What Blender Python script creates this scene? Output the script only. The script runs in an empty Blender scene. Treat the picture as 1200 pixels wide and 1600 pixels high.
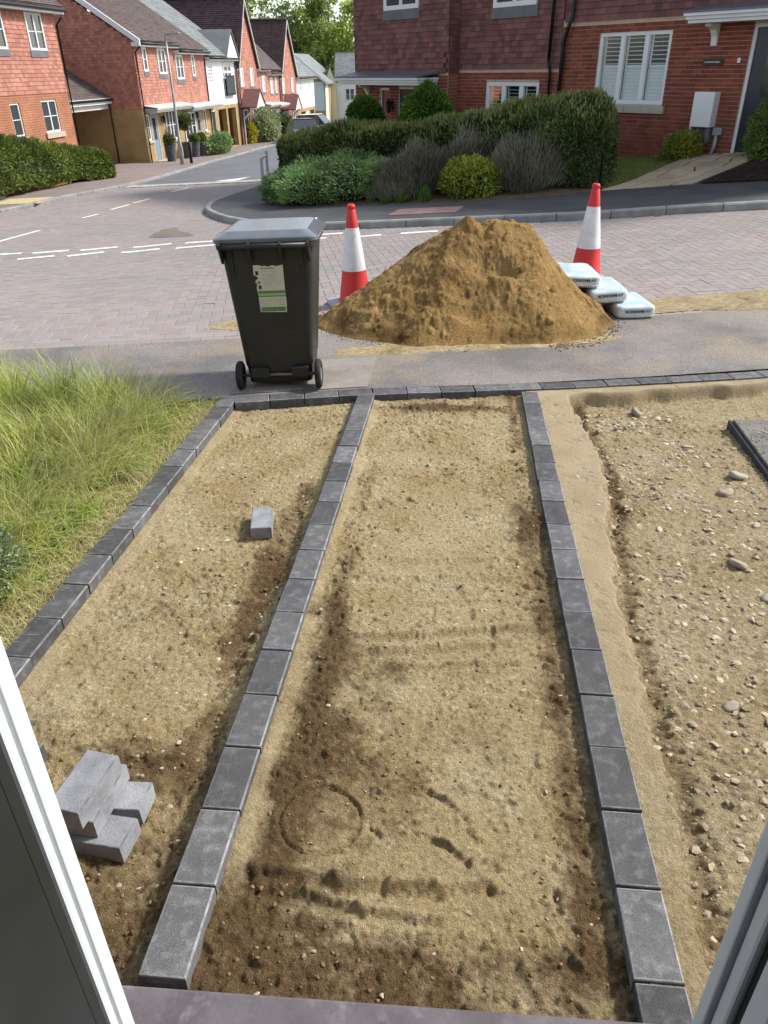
import bpy, math, random
import numpy as np
from mathutils import Matrix, Vector
R = math.radians
rng = np.random.default_rng(11)
random.seed(5)
scn = bpy.context.scene
col = scn.collection

# ------------------------------------------------------------------ camera
F, HY = 1180.0, 106.0                      # focal length and horizon row, in photo pixels (1200 x 1600)
PITCH = math.atan((800 - HY) / F); ROLL = math.atan(-0.015)
CAMZ = 1.726
_f = Vector((0, math.cos(PITCH), -math.sin(PITCH))); _r0 = Vector((1, 0, 0)); _u0 = _r0.cross(_f)
_r = _r0 * math.cos(ROLL) + _u0 * math.sin(ROLL); _u = _u0 * math.cos(ROLL) - _r0 * math.sin(ROLL)
cam = bpy.data.cameras.new('camera'); camo = bpy.data.objects.new('camera', cam); col.objects.link(camo)
M = Matrix(((_r.x, _u.x, -_f.x, 0), (_r.y, _u.y, -_f.y, 0), (_r.z, _u.z, -_f.z, CAMZ), (0, 0, 0, 1)))
camo.matrix_world = M
cam.sensor_fit = 'VERTICAL'; cam.sensor_height = 24; cam.lens = F / 1600 * 24
cam.clip_start = 0.02; cam.clip_end = 2000
scn.camera = camo

# ------------------------------------------------------------------ sky and sun
SUN_AZ, SUN_EL = R(72), R(43)              # azimuth clockwise from +Y
w = bpy.data.worlds.new('World'); scn.world = w; w.use_nodes = True
nt = w.node_tree; bg = nt.nodes['Background']
sky = nt.nodes.new('ShaderNodeTexSky'); sky.sky_type = 'NISHITA'; sky.sun_disc = False
sky.sun_elevation = SUN_EL; sky.sun_rotation = SUN_AZ
sky.air_density = 1.0; sky.dust_density = 1.2; sky.ozone_density = 0.6
hs = nt.nodes.new('ShaderNodeHueSaturation'); hs.inputs['Saturation'].default_value = .55
nt.links.new(sky.outputs[0], hs.inputs['Color']); nt.links.new(hs.outputs[0], bg.inputs[0]); bg.inputs[1].default_value = 0.14
sl = bpy.data.lights.new('sun', 'SUN'); sl.energy = 2.7; sl.angle = R(8); sl.color = (1, .97, .92)
so = bpy.data.objects.new('sun', sl); col.objects.link(so)
sd = Vector((math.sin(SUN_AZ) * math.cos(SUN_EL), math.cos(SUN_AZ) * math.cos(SUN_EL), math.sin(SUN_EL)))
so.rotation_euler = sd.to_track_quat('Z', 'Y').to_euler()
scn.view_settings.view_transform = 'Standard'; scn.view_settings.look = 'None'
scn.view_settings.exposure = 0.92; scn.view_settings.gamma = 1

# ------------------------------------------------------------------ helpers
def tag(o, label=None, cat=None, group=None, kind=None):
    if label: o['label'] = label
    if cat: o['category'] = cat
    if group: o['group'] = group
    if kind: o['kind'] = kind
    return o
def thing(name, label=None, cat=None, loc=(0, 0, 0), rz=0, group=None, kind=None):
    o = bpy.data.objects.new(name, None); col.objects.link(o); o.empty_display_size = .1
    o.location = loc; o.rotation_euler = (0, 0, rz)
    return tag(o, label, cat, group, kind)
def link(name, me, mat, parent=None, smooth=False, kind=None, label=None):
    o = bpy.data.objects.new(name, me); col.objects.link(o)
    if mat and not me.materials: me.materials.append(mat)
    if parent is not None: o.parent = parent
    me.polygons.foreach_set('use_smooth', [bool(smooth)] * len(me.polygons))
    if kind: o['kind'] = kind
    if label: o['label'] = label
    return o
def mesh_np(name, V, Fa, mat, parent=None, tint=None, smooth=False, kind=None, label=None, vattr=None):
    V = np.ascontiguousarray(V, dtype=np.float32); Fa = np.ascontiguousarray(Fa, dtype=np.int32)
    if parent is not None and not parent.get('_local'):
        V = V - np.array(parent['_w'] if '_w' in parent else parent.location[:], dtype=np.float32)
    me = bpy.data.meshes.new(name); n = Fa.shape[1]
    me.vertices.add(len(V)); me.vertices.foreach_set('co', V.ravel())
    me.loops.add(Fa.size); me.loops.foreach_set('vertex_index', Fa.ravel())
    me.polygons.add(len(Fa)); me.polygons.foreach_set('loop_start', np.arange(0, Fa.size, n, dtype=np.int32))
    me.update(calc_edges=True); me.validate()
    if tint is not None:
        a = me.attributes.new('tint', 'FLOAT', 'FACE'); a.data.foreach_set('value', np.asarray(tint, dtype=np.float32))
    if vattr is not None:
        for k, v in vattr.items():
            a = me.attributes.new(k, 'FLOAT', 'POINT'); a.data.foreach_set('value', np.asarray(v, dtype=np.float32))
    o = link(name, me, mat, parent, smooth, kind, label)
    if parent is not None:
        if parent.get('_local'): o['_local'] = 1
        else: o['_w'] = parent['_w'] if '_w' in parent else list(parent.location[:])
    return o
class MB:
    """collects polygons; build() links them as one mesh object (world coordinates, or local ones under a rotated thing)"""
    def __init__(s): s.V = []; s.F = []; s.T = []; s.U = []
    def add(s, vs, fs, tint=.5, uv=None):
        b = len(s.V); s.V += [tuple(v) for v in vs]
        for i, f in enumerate(fs):
            s.F.append(tuple(b + k for k in f)); s.T.append(tint); s.U.append(uv[i] if uv else None)
        return s
    def hexa(s, c8, tint=.5):
        return s.add(c8, [(0, 3, 2, 1), (4, 5, 6, 7), (0, 1, 5, 4), (1, 2, 6, 5), (2, 3, 7, 6), (3, 0, 4, 7)], tint)
    def box(s, x0, x1, y0, y1, z0, z1, tint=.5):
        return s.hexa([(x0, y0, z0), (x1, y0, z0), (x1, y1, z0), (x0, y1, z0), (x0, y0, z1), (x1, y0, z1), (x1, y1, z1), (x0, y1, z1)], tint)
    def fbox(s, fr, u0, u1, z0, z1, n0, n1, tint=.5):
        P = fr.P
        return s.hexa([P(u0, z0, n0), P(u1, z0, n0), P(u1, z0, n1), P(u0, z0, n1), P(u0, z1, n0), P(u1, z1, n0), P(u1, z1, n1), P(u0, z1, n1)], tint)
    def prism(s, pts2, f0, f1, tint=.5):
        """pts2 polygon mapped by f0 and f1 to the two ends"""
        n = len(pts2); a = [f0(*p) for p in pts2]; b = [f1(*p) for p in pts2]
        return s.add(a + b, [tuple(range(n))[::-1], tuple(range(n, 2 * n))] + [(i, (i + 1) % n, n + (i + 1) % n, n + i) for i in range(n)], tint)
    def tube(s, pts, r, n=8, cap=True):
        pts = [Vector(p) for p in pts]; rings = []
        rs = r if isinstance(r, (list, tuple)) else [r] * len(pts)
        for i, p in enumerate(pts):
            d = (pts[min(i + 1, len(pts) - 1)] - pts[max(i - 1, 0)]).normalized()
            a = d.cross(Vector((0, 0, 1)));
            if a.length < .01: a = d.cross(Vector((0, 1, 0)))
            a.normalize(); b = d.cross(a)
            rings.append([p + (a * math.cos(t) + b * math.sin(t)) * rs[i] for t in [2 * math.pi * k / n for k in range(n)]])
        return s.loft(rings, cap)
    def loft(s, rings, cap=True, tint=.5):
        n = len(rings[0]); vs = [v for r_ in rings for v in r_]; fs = []
        for i in range(len(rings) - 1):
            for k in range(n): fs.append((i * n + k, i * n + (k + 1) % n, (i + 1) * n + (k + 1) % n, (i + 1) * n + k))
        if cap: fs += [tuple(range(n))[::-1], tuple(range((len(rings) - 1) * n, len(rings) * n))]
        return s.add(vs, fs, tint)
    def lathe(s, prof, c=(0, 0, 0), n=24, cap=True):
        return s.loft([[(c[0] + r * math.cos(2 * math.pi * k / n), c[1] + r * math.sin(2 * math.pi * k / n), c[2] + z) for k in range(n)] for r, z in prof], cap)
    def build(s, name, mat, parent=None, smooth=False, kind=None, label=None, bevel=0):
        V = np.array(s.V, dtype=float)
        if parent is not None and not parent.get('_local'):
            V = V - np.array(parent['_w'] if '_w' in parent else parent.location[:])
        me = bpy.data.meshes.new(name); me.from_pydata(V.tolist(), [], s.F); me.update()
        a = me.attributes.new('tint', 'FLOAT', 'FACE'); a.data.foreach_set('value', s.T)
        if any(u is not None for u in s.U):
            uvl = me.uv_layers.new(name='UVMap')
            for p, u in zip(me.polygons, s.U):
                if u is not None:
                    for li, q in zip(p.loop_indices, u): uvl.data[li].uv = q
        o = link(name, me, mat, parent, smooth, kind, label)
        if parent is not None:
            if parent.get('_local'): o['_local'] = 1
            else: o['_w'] = parent['_w'] if '_w' in parent else list(parent.location[:])
        if bevel:
            m = o.modifiers.new('bevel', 'BEVEL'); m.width = bevel; m.segments = 2; m.limit_method = 'ANGLE'; m.angle_limit = R(40)
        return o
class Frame:
    """a vertical wall plane: u along it, z up, n outwards"""
    def __init__(s, o, ud, nd): s.o = o; s.ud = ud; s.nd = nd
    def P(s, u, z, n=0): return (s.o[0] + s.ud[0] * u + s.nd[0] * n, s.o[1] + s.ud[1] * u + s.nd[1] * n, z)
def sm(a, b, x):
    t = np.clip((x - a) / (b - a), 0, 1); return t * t * (3 - 2 * t)
def zt(x, y):
    """height of the hillside the streets lie on: down to the left and away"""
    k = sm(5.5, 12.5, y)
    return -.205 - .0445 * (np.minimum(y, 45) - 4.9) - .03 * np.maximum(0, y - 45) + k * (.066 * (np.clip(x, -4, 9) + .3) + .02 * np.minimum(0, x + 4))
AZ = R(5.96); PA = (math.sin(AZ), math.cos(AZ)); SL = -.04238
def zd(x, y): return SL * (x * PA[0] + y * PA[1])       # plane of the edging tops
def pq(p, q, h=0):
    x = p * PA[0] + q * PA[1]; y = p * PA[1] - q * PA[0]
    return (x, y, SL * p + h)
def vn(x, y, seed=0):
    ix = np.floor(x); iy = np.floor(y); fx = x - ix; fy = y - iy
    fx = fx * fx * (3 - 2 * fx); fy = fy * fy * (3 - 2 * fy)
    def h(i, j):
        v = np.sin(i * 127.1 + j * 311.7 + seed * 74.7) * 43758.5453; return v - np.floor(v)
    a = h(ix, iy); b = h(ix + 1, iy); c = h(ix, iy + 1); d = h(ix + 1, iy + 1)
    return (a + (b - a) * fx + (c - a) * fy + (a - b - c + d) * fx * fy) * 2 - 1
def fbm(x, y, s, o=4, seed=0, g=.5):
    t = 0; a = 1; n = 0
    for i in range(o):
        c, sn = math.cos(i * 1.3 + .4), math.sin(i * 1.3 + .4)
        t = t + a * vn((x * c - y * sn) / s + 17 * i, (x * sn + y * c) / s - 9 * i, seed + i); n += a; a *= g; s *= .5
    return t / n
def crumbs(x, y, s, seed, r0, r1, prob):
    """half buried round crumbs on a jittered grid; prob (0..1, array) says how densely. Returns height and a value per crumb"""
    ix = np.floor(x / s); iy = np.floor(y / s); H = np.zeros_like(x); G_ = np.zeros_like(x) + .5
    def hh(i, j, k):
        v = np.sin(i * 127.1 + j * 311.7 + (seed + k * 13.7) * 74.7) * 43758.5453; return v - np.floor(v)
    for di in (-1, 0, 1):
        for dj in (-1, 0, 1):
            i = ix + di; j = iy + dj; cx = (i + hh(i, j, 1)) * s; cy = (j + hh(i, j, 2)) * s; a = hh(i, j, 3); on = hh(i, j, 4) < prob
            r = (r0 + (r1 - r0) * a ** 2); el = .75 + .5 * hh(i, j, 5); an = 6.28 * hh(i, j, 6); dx = x - cx; dy = y - cy
            d2 = ((dx * np.cos(an) + dy * np.sin(an)) * el) ** 2 + ((-dx * np.sin(an) + dy * np.cos(an)) / el) ** 2
            h = np.where(on, np.sqrt(np.maximum(0, r * r - d2)), 0) * (.6 + .4 * hh(i, j, 7))
            k = h > H; H = np.where(k, h, H); G_ = np.where(k, hh(i, j, 8), G_)
    return H, G_
def pip(px, py, poly):
    ins = np.zeros(px.shape, bool); j = len(poly) - 1
    for i in range(len(poly)):
        xi, yi = poly[i]; xj, yj = poly[j]
        c = ((yi > py) != (yj > py)) & (px < (xj - xi) * (py - yi) / (yj - yi + 1e-12) + xi); ins ^= c; j = i
    return ins
def resample(P, n):
    P = np.array(P, float); d = np.r_[0, np.cumsum(np.hypot(*np.diff(P, axis=0).T))]
    t = np.linspace(0, d[-1], n); return np.c_[np.interp(t, d, P[:, 0]), np.interp(t, d, P[:, 1])]
def smoothline(P, k=2):
    P = [tuple(p) for p in P]
    for _ in range(k):
        Q = [P[0]]
        for a, b in zip(P, P[1:]): Q += [(a[0] * .75 + b[0] * .25, a[1] * .75 + b[1] * .25), (a[0] * .25 + b[0] * .75, a[1] * .25 + b[1] * .75)]
        P = Q + [P[-1]]
    return P
def strip(name, A, B, nu, nv, mat, dz=0, kind='structure', zf=zt, parent=None):
    A = resample(A, nu); B = resample(B, nu); t = np.linspace(0, 1, nv)
    X = A[:, None, 0] * (1 - t) + B[:, None, 0] * t; Y = A[:, None, 1] * (1 - t) + B[:, None, 1] * t
    V = np.c_[X.ravel(), Y.ravel(), (zf(X, Y) + dz).ravel()]
    i = np.arange(nu * nv).reshape(nu, nv)
    Fa = np.c_[i[:-1, :-1].ravel(), i[1:, :-1].ravel(), i[1:, 1:].ravel(), i[:-1, 1:].ravel()]
    a, b, c = V[Fa[0, 0]], V[Fa[0, 1]], V[Fa[0, 2]]
    if np.cross(b - a, c - a)[2] < 0: Fa = Fa[:, ::-1]
    return mesh_np(name, V, Fa, mat, parent, kind=kind, smooth=True)
def copyo(o, name=None, parent=None):
    c = o.copy(); col.objects.link(c)
    if name: c.name = name
    if parent is not None: c.parent = parent
    return c

# ------------------------------------------------------------------ materials
class NT:
    def __init__(s, m): s.t = m.node_tree; s.n = s.t.nodes
    def new(s, ty, **k):
        n = s.n.new(ty)
        for a, b in k.items(): setattr(n, a, b)
        return n
    def ln(s, a, b): s.t.links.new(a, b)
    def math(s, op, a, b=None, clamp=False):
        n = s.new('ShaderNodeMath', operation=op, use_clamp=clamp)
        for i, v in enumerate((a, b)):
            if v is None: continue
            if isinstance(v, (int, float)): n.inputs[i].default_value = v
            else: s.ln(v, n.inputs[i])
        return n.outputs[0]
    def mix(s, f, a, b, mode='MIX'):
        n = s.new('ShaderNodeMix', data_type='RGBA', blend_type=mode, clamp_factor=True)
        for k, v in (('Factor', f), ('A', a), ('B', b)):
            i = [q for q in n.inputs if q.name == k and q.type == ('VALUE' if k == 'Factor' else 'RGBA')][0]
            if isinstance(v, (int, float)): i.default_value = v
            elif isinstance(v, tuple): i.default_value = (*v, 1) if len(v) == 3 else v
            else: s.ln(v, i)
        return [q for q in n.outputs if q.type == 'RGBA'][0]
    def noise(s, vec, sc, det=4, rough=.55):
        n = s.new('ShaderNodeTexNoise'); n.inputs['Scale'].default_value = sc; n.inputs['Detail'].default_value = det; n.inputs['Roughness'].default_value = rough
        s.ln(vec, n.inputs['Vector']); return n.outputs['Fac']
    def ramp(s, f, a, b):
        n = s.new('ShaderNodeMapRange'); n.inputs['From Min'].default_value = a; n.inputs['From Max'].default_value = b; s.ln(f, n.inputs['Value']); return n.outputs[0]
    def bump(s, h, d, st=1.0, prev=None):
        n = s.new('ShaderNodeBump'); n.inputs['Distance'].default_value = d; n.inputs['Strength'].default_value = st; s.ln(h, n.inputs['Height'])
        if prev is not None: s.ln(prev, n.inputs['Normal'])
        return n.outputs[0]
MATS = {}
def mat(name, c, c2=None, rough=.75, scale=4, lo=.35, hi=.65, fine=0, fscale=120, bump=0, bscale=60, spec=.3, tint=0, orand=0, c3=None, s3=1.2, lo3=.55, hi3=.7, metal=0, rvar=0, hue=0):
    """base colour c, blotches of c2, patches of c3; tint/orand vary per face/object"""
    if name in MATS: return MATS[name]
    m = bpy.data.materials.new(name); m.use_nodes = True; N = NT(m); b = N.n['Principled BSDF']
    g = N.new('ShaderNodeNewGeometry').outputs['Position']
    cc = N.mix(0.0, c, c)
    if c2: cc = N.mix(N.ramp(N.noise(g, scale), lo, hi), c, c2)
    if c3: cc = N.mix(N.ramp(N.noise(g, s3, 5), lo3, hi3), cc, c3)
    if fine:
        f = N.noise(g, fscale, 3); cc = N.mix(1.0, cc, N.mix(N.ramp(f, .25, .75), (1 - fine,) * 3, (1 + fine,) * 3), 'MULTIPLY')
    for amt, src in ((tint, 't'), (orand, 'o')):
        if not amt: continue
        if src == 't':
            a = N.new('ShaderNodeAttribute', attribute_name='tint').outputs['Fac']
        else: a = N.new('ShaderNodeObjectInfo').outputs['Random']
        if hue:
            cc = N.mix(N.math('MULTIPLY', a, 1.0), cc, N.mix(1.0, cc, (1 - hue, 1 + hue * .1, 1 + hue * .9), 'MULTIPLY'))
            a = N.math('FRACT', N.math('MULTIPLY', a, 7.31))
        v = N.math('ADD', N.math('MULTIPLY', a, 2 * amt), 1 - amt)
        h = N.new('ShaderNodeHueSaturation'); N.ln(cc, h.inputs['Color']); N.ln(v, h.inputs['Value']); cc = h.outputs[0]
    N.ln(cc, b.inputs['Base Color'])
    b.inputs['Roughness'].default_value = rough; b.inputs['Specular IOR Level'].default_value = spec; b.inputs['Metallic'].default_value = metal
    if rvar:
        N.ln(N.math('ADD', N.math('MULTIPLY', N.noise(g, 3, 5), rvar * 2), rough - rvar, True), b.inputs['Roughness'])
    if bump: N.ln(N.bump(N.noise(g, bscale, 5, .65), bump), b.inputs['Normal'])
    MATS[name] = m; return m
def brickmat(name, c1, c2, mortar, tw=.225, th=.075, ms=.011, bump=.006, rough=.85):
    m = bpy.data.materials.new(name); m.use_nodes = True; N = NT(m); b = N.n['Principled BSDF']
    uv = N.new('ShaderNodeUVMap').outputs[0]
    t = N.new('ShaderNodeTexBrick'); t.offset = .5; N.ln(uv, t.inputs['Vector'])
    for k, v in (('Color1', c1), ('Color2', c2), ('Mortar', mortar)): t.inputs[k].default_value = (*v, 1)
    for k, v in (('Scale', 1), ('Mortar Size', ms), ('Brick Width', tw), ('Row Height', th), ('Mortar Smooth', .2), ('Bias', 0)): t.inputs[k].default_value = v
    g = N.new('ShaderNodeNewGeometry').outputs['Position']
    cc = N.mix(1.0, t.outputs[0], N.mix(N.ramp(N.noise(g, 1.3), .3, .7), (.82,) * 3, (1.15,) * 3), 'MULTIPLY')
    N.ln(cc, b.inputs['Base Color']); b.inputs['Roughness'].default_value = rough; b.inputs['Specular IOR Level'].default_value = .2
    N.ln(N.bump(N.math('SUBTRACT', 1.0, t.outputs['Fac']), bump), b.inputs['Normal'])
    MATS[name] = m; return m
def leafmat(name, c, c2, trans=.25, tint=.35, rough=.6):
    m = bpy.data.materials.new(name); m.use_nodes = True; N = NT(m); b = N.n['Principled BSDF']
    a = N.new('ShaderNodeAttribute', attribute_name='tint').outputs['Fac']
    g = N.new('ShaderNodeNewGeometry').outputs['Position']
    cc = N.mix(N.ramp(N.noise(g, 2.2, 3), .35, .65), c, c2)
    cc = N.mix(N.math('FRACT', N.math('MULTIPLY', a, 5.7)), cc, N.mix(.6, cc, c2))
    h = N.new('ShaderNodeHueSaturation'); N.ln(cc, h.inputs['Color']); N.ln(N.math('ADD', N.math('MULTIPLY', a, 2 * tint), 1 - tint), h.inputs['Value'])
    N.ln(h.outputs[0], b.inputs['Base Color']); b.inputs['Roughness'].default_value = rough; b.inputs['Specular IOR Level'].default_value = .25
    tr = N.new('ShaderNodeBsdfTranslucent'); N.ln(h.outputs[0], tr.inputs[0])
    mx = N.new('ShaderNodeMixShader'); mx.inputs[0].default_value = trans
    N.ln(b.outputs[0], mx.inputs[1]); N.ln(tr.outputs[0], mx.inputs[2]); N.ln(mx.outputs[0], N.n['Material Output'].inputs[0])
    MATS[name] = m; return m

mat('soil', (.10, .065, .038), (.15, .10, .055), scale=6, bump=.01, fine=.3, rough=.95)
mat('tarmac_near', (.135, .125, .118), (.23, .20, .175), scale=1.1, lo=.38, hi=.6, fine=.55, fscale=75, bump=.006, bscale=110, rough=.55, spec=.45, c3=(.29, .225, .15), s3=1.3, lo3=.5, hi3=.72, rvar=.22)
mat('tarmac_far', (.058, .058, .06), (.085, .084, .083), scale=2, fine=.25, fscale=90, bump=.003, rough=.8)
mat('tarmac_road', (.11, .115, .122), (.15, .152, .155), scale=.8, fine=.2, fscale=60, rough=.7)
mat('kerb', (.20, .20, .19), (.28, .275, .26), scale=5, fine=.2, bump=.003, rough=.85, orand=.12)
mat('joint_sand', (.15, .125, .105), (.20, .165, .13), scale=3, rough=.95)
mat('paver', (.30, .242, .218), (.26, .226, .206), scale=.7, fine=.16, bump=.002, rough=.85, tint=.08, hue=.06, c3=(.34, .25, .15), s3=.55, lo3=.62, hi3=.78)
mat('paver_piece', (.30, .242, .218), (.26, .226, .206), scale=.7, fine=.16, bump=.002, rough=.85, orand=.08, hue=.06, c3=(.34, .25, .15), s3=.55, lo3=.62, hi3=.78)
mat('paver_side', (.20, .155, .14), (.25, .20, .18), scale=1.5, fine=.2, rough=.85)
mat('sett', (.34, .32, .30), (.42, .40, .37), scale=3, fine=.2, tint=.15, rough=.8)
mat('road_paint', (.72, .71, .68), (.55, .53, .5), scale=7, lo=.45, hi=.75, fine=.15, rough=.7)
mat('block', (.072, .071, .072), (.112, .110, .109), scale=9, lo=.3, hi=.7, fine=.35, fscale=260, bump=.0025, bscale=240, rough=.78, spec=.3, orand=.38, c3=(.21, .21, .212), s3=26, lo3=.5, hi3=.85)
mat('block_edge', (.13, .13, .135), (.26, .26, .262), scale=22, fine=.3, fscale=200, rough=.85, orand=.25)
mat('block_dusty', (.21, .215, .23), (.33, .335, .35), scale=14, lo=.3, hi=.7, fine=.2, fscale=220, bump=.002, bscale=200, rough=.85, orand=.12, c3=(.10, .10, .11), s3=9, lo3=.55, hi3=.8)
mat('mortar', (.40, .31, .195), (.46, .365, .24), scale=3, fine=.14, fscale=220, bump=.0015, bscale=160, rough=.9, c3=(.32, .24, .145), s3=3)
mat('stone', (.30, .25, .175), (.37, .33, .26), scale=20, fine=.15, bump=.002, rough=.8, orand=.25)
mat('stone_bits', (.29, .235, .155), (.40, .34, .25), scale=9, fine=.25, fscale=200, rough=.9, tint=.45)
mat('clods', (.235, .162, .082), (.17, .113, .057), scale=8, fine=.2, rough=.95, tint=.3)
mat('sill', (.100, .083, .088), (.145, .128, .132), scale=9, fine=.1, rough=.42, spec=.5, c3=(.22, .21, .215), s3=22, lo3=.56, hi3=.8, bump=.0006, bscale=40)
mat('upvc', (.76, .79, .82), (.71, .74, .77), scale=3, rough=.4, spec=.4, fine=.03)
mat('upvc_grey', (.74, .77, .80), (.68, .71, .74), scale=4, rough=.4, spec=.4)
mat('seal', (.02, .02, .021), rough=.6)
mat('door_dark', (.013, .016, .017), (.02, .0235, .0245), scale=5, rough=.45, spec=.4, c3=(.04, .044, .045), s3=3.2, lo3=.6, hi3=.8)
mat('white', (.72, .73, .73), (.66, .67, .67), scale=2, rough=.5)
mat('white_dull', (.56, .55, .52), (.47, .46, .43), scale=1.5, rough=.6)
mat('black_plastic', (.012, .012, .013), rough=.4, spec=.4)
mat('bin', (.011, .0115, .011), (.018, .018, .0175), scale=6, fine=.1, fscale=300, rough=.46, spec=.45, bump=.0006, bscale=250, c3=(.035, .032, .028), s3=7, lo3=.58, hi3=.9, rvar=.1)
mat('bin_lid', (.10, .112, .125), (.13, .14, .15), scale=7, rough=.2, spec=1.0, rvar=.06)  # pale blue of the reflected sky mixed into the base colour
mat('rubber', (.016, .016, .016), (.03, .028, .026), scale=12, rough=.8)
mat('galv', (.36, .37, .38), (.30, .31, .32), scale=4, rough=.5, metal=.4)
mat('axle', (.20, .14, .10), rough=.6, metal=.5)
mat('paper', (.52, .50, .40), (.46, .44, .35), scale=30, rough=.7, fine=.12, fscale=400)
mat('green_ink', (.07, .17, .05), (.12, .22, .09), scale=30, rough=.7)
mat('pale_green_ink', (.28, .38, .18), rough=.7)
mat('dark_ink', (.03, .032, .028), rough=.7)
mat('faded_ink', (.33, .31, .25), rough=.7)
mat('cone_red', (.62, .028, .030), (.52, .03, .032), scale=8, rough=.55, spec=.35, fine=.10, c3=(.40, .10, .07), s3=13, lo3=.58, hi3=.85)
mat('cone_white', (.72, .71, .72), (.62, .60, .61), scale=10, rough=.4, spec=.5, c3=(.36, .33, .30), s3=13, lo3=.6, hi3=.82)
mat('cone_base', (.28, .33, .38), (.42, .44, .45), scale=16, rough=.7, c3=(.2, .16, .1), s3=8)
mat('lead', (.115, .12, .13), (.15, .155, .165), scale=3, rough=.55)
mat('gutter', (.012, .012, .013), rough=.4)
mat('glass', (.035, .042, .048), rough=.06, spec=.8)
mat('blind', (.55, .57, .58), (.42, .44, .46), scale=9, rough=.6)
mat('interior', (.03, .028, .027), rough=.9)
mat('slat', (.70, .71, .71), rough=.5)
mat('tile_red', (.43, .195, .14), (.36, .155, .11), scale=2.5, fine=.12, fscale=40, rough=.85, tint=.22, bump=.002, bscale=50, c3=(.33, .15, .115), s3=.7, lo3=.5, hi3=.75)
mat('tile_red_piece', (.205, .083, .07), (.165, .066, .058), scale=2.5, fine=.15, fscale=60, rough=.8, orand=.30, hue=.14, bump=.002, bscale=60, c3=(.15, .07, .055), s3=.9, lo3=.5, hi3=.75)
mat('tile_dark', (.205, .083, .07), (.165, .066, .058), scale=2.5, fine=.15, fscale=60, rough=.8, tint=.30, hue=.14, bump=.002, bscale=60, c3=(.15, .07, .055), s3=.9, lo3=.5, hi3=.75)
mat('roof_brown', (.095, .070, .066), (.125, .095, .088), scale=2, fine=.15, fscale=30, rough=.85, tint=.22)
mat('roof_dark', (.055, .034, .036), (.075, .048, .048), scale=2, fine=.15, fscale=30, rough=.85, tint=.22)
mat('roof_grey', (.165, .175, .175), (.21, .22, .22), scale=1.5, fine=.12, fscale=30, rough=.8, tint=.15)
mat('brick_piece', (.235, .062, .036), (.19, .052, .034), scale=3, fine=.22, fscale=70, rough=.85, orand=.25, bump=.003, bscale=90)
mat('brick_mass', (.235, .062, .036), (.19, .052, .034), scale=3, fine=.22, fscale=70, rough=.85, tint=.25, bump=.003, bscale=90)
mat('mortar_joint', (.52, .38, .29), (.45, .33, .25), scale=5, rough=.95)
mat('clad', (.74, .75, .75), (.68, .69, .69), scale=1.2, rough=.6, tint=.04)
mat('clad_blue', (.50, .58, .63), (.55, .62, .66), scale=1.2, rough=.6, tint=.04)
mat('cream', (.66, .58, .38), rough=.7)
mat('sill_stone', (.46, .42, .33), (.38, .35, .28), scale=6, rough=.85, fine=.1)
mat('door_grey', (.20, .25, .28), rough=.45)
mat('lantern', (.012, .012, .012), rough=.4)
mat('crazy', (.42, .34, .23), (.34, .27, .18), scale=2.2, fine=.15, rough=.9, orand=.2)
mat('mulch', (.030, .019, .015), (.045, .028, .022), scale=14, fine=.3, rough=.95, tint=.4)
mat('bark', (.10, .085, .065), (.14, .12, .095), scale=9, rough=.9)
mat('birch', (.42, .41, .37), (.22, .21, .18), scale=3, rough=.9)
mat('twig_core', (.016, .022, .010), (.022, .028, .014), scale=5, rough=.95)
mat('lav_core', (.045, .04, .032), (.06, .055, .042), scale=12, rough=.95)
mat('pot', (.06, .062, .068), (.09, .09, .095), scale=6, rough=.6)
mat('car_white', (.70, .71, .72), rough=.25, spec=.6)
mat('car_grey', (.12, .13, .14), rough=.25, spec=.6)
mat('bag', (.62, .63, .62), (.50, .51, .50), scale=14, rough=.4, spec=.45, fine=.10, bump=.012, bscale=26, c3=(.45, .40, .32), s3=9, lo3=.66, hi3=.85)
mat('bag_blue', (.42, .54, .60), (.60, .63, .63), scale=9, lo=.42, hi=.6, rough=.35, spec=.5, bump=.004, bscale=22)
mat('print', (.03, .035, .04), rough=.5)
mat('tactile_red', (.30, .18, .16), (.24, .15, .135), scale=5, rough=.85, orand=.1)
mat('tactile_buff', (.55, .44, .22), (.48, .39, .22), scale=5, rough=.85)
mat('cover_side', (.035, .036, .042), (.055, .056, .06), scale=12, rough=.8, bump=.002)
mat('cover_top', (.12, .112, .10), (.19, .175, .15), scale=10, fine=.25, rough=.9, bump=.003)
mat('lawn_soil', (.10, .10, .04), (.13, .13, .05), scale=3, rough=.95)
brickmat('brick_orange', (.40, .135, .068), (.33, .11, .058), (.38, .25, .16))
brickmat('brick_ochre', (.44, .30, .125), (.38, .26, .11), (.33, .24, .12))
brickmat('brick_red_far', (.30, .09, .06), (.25, .075, .05), (.28, .2, .15))

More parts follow.
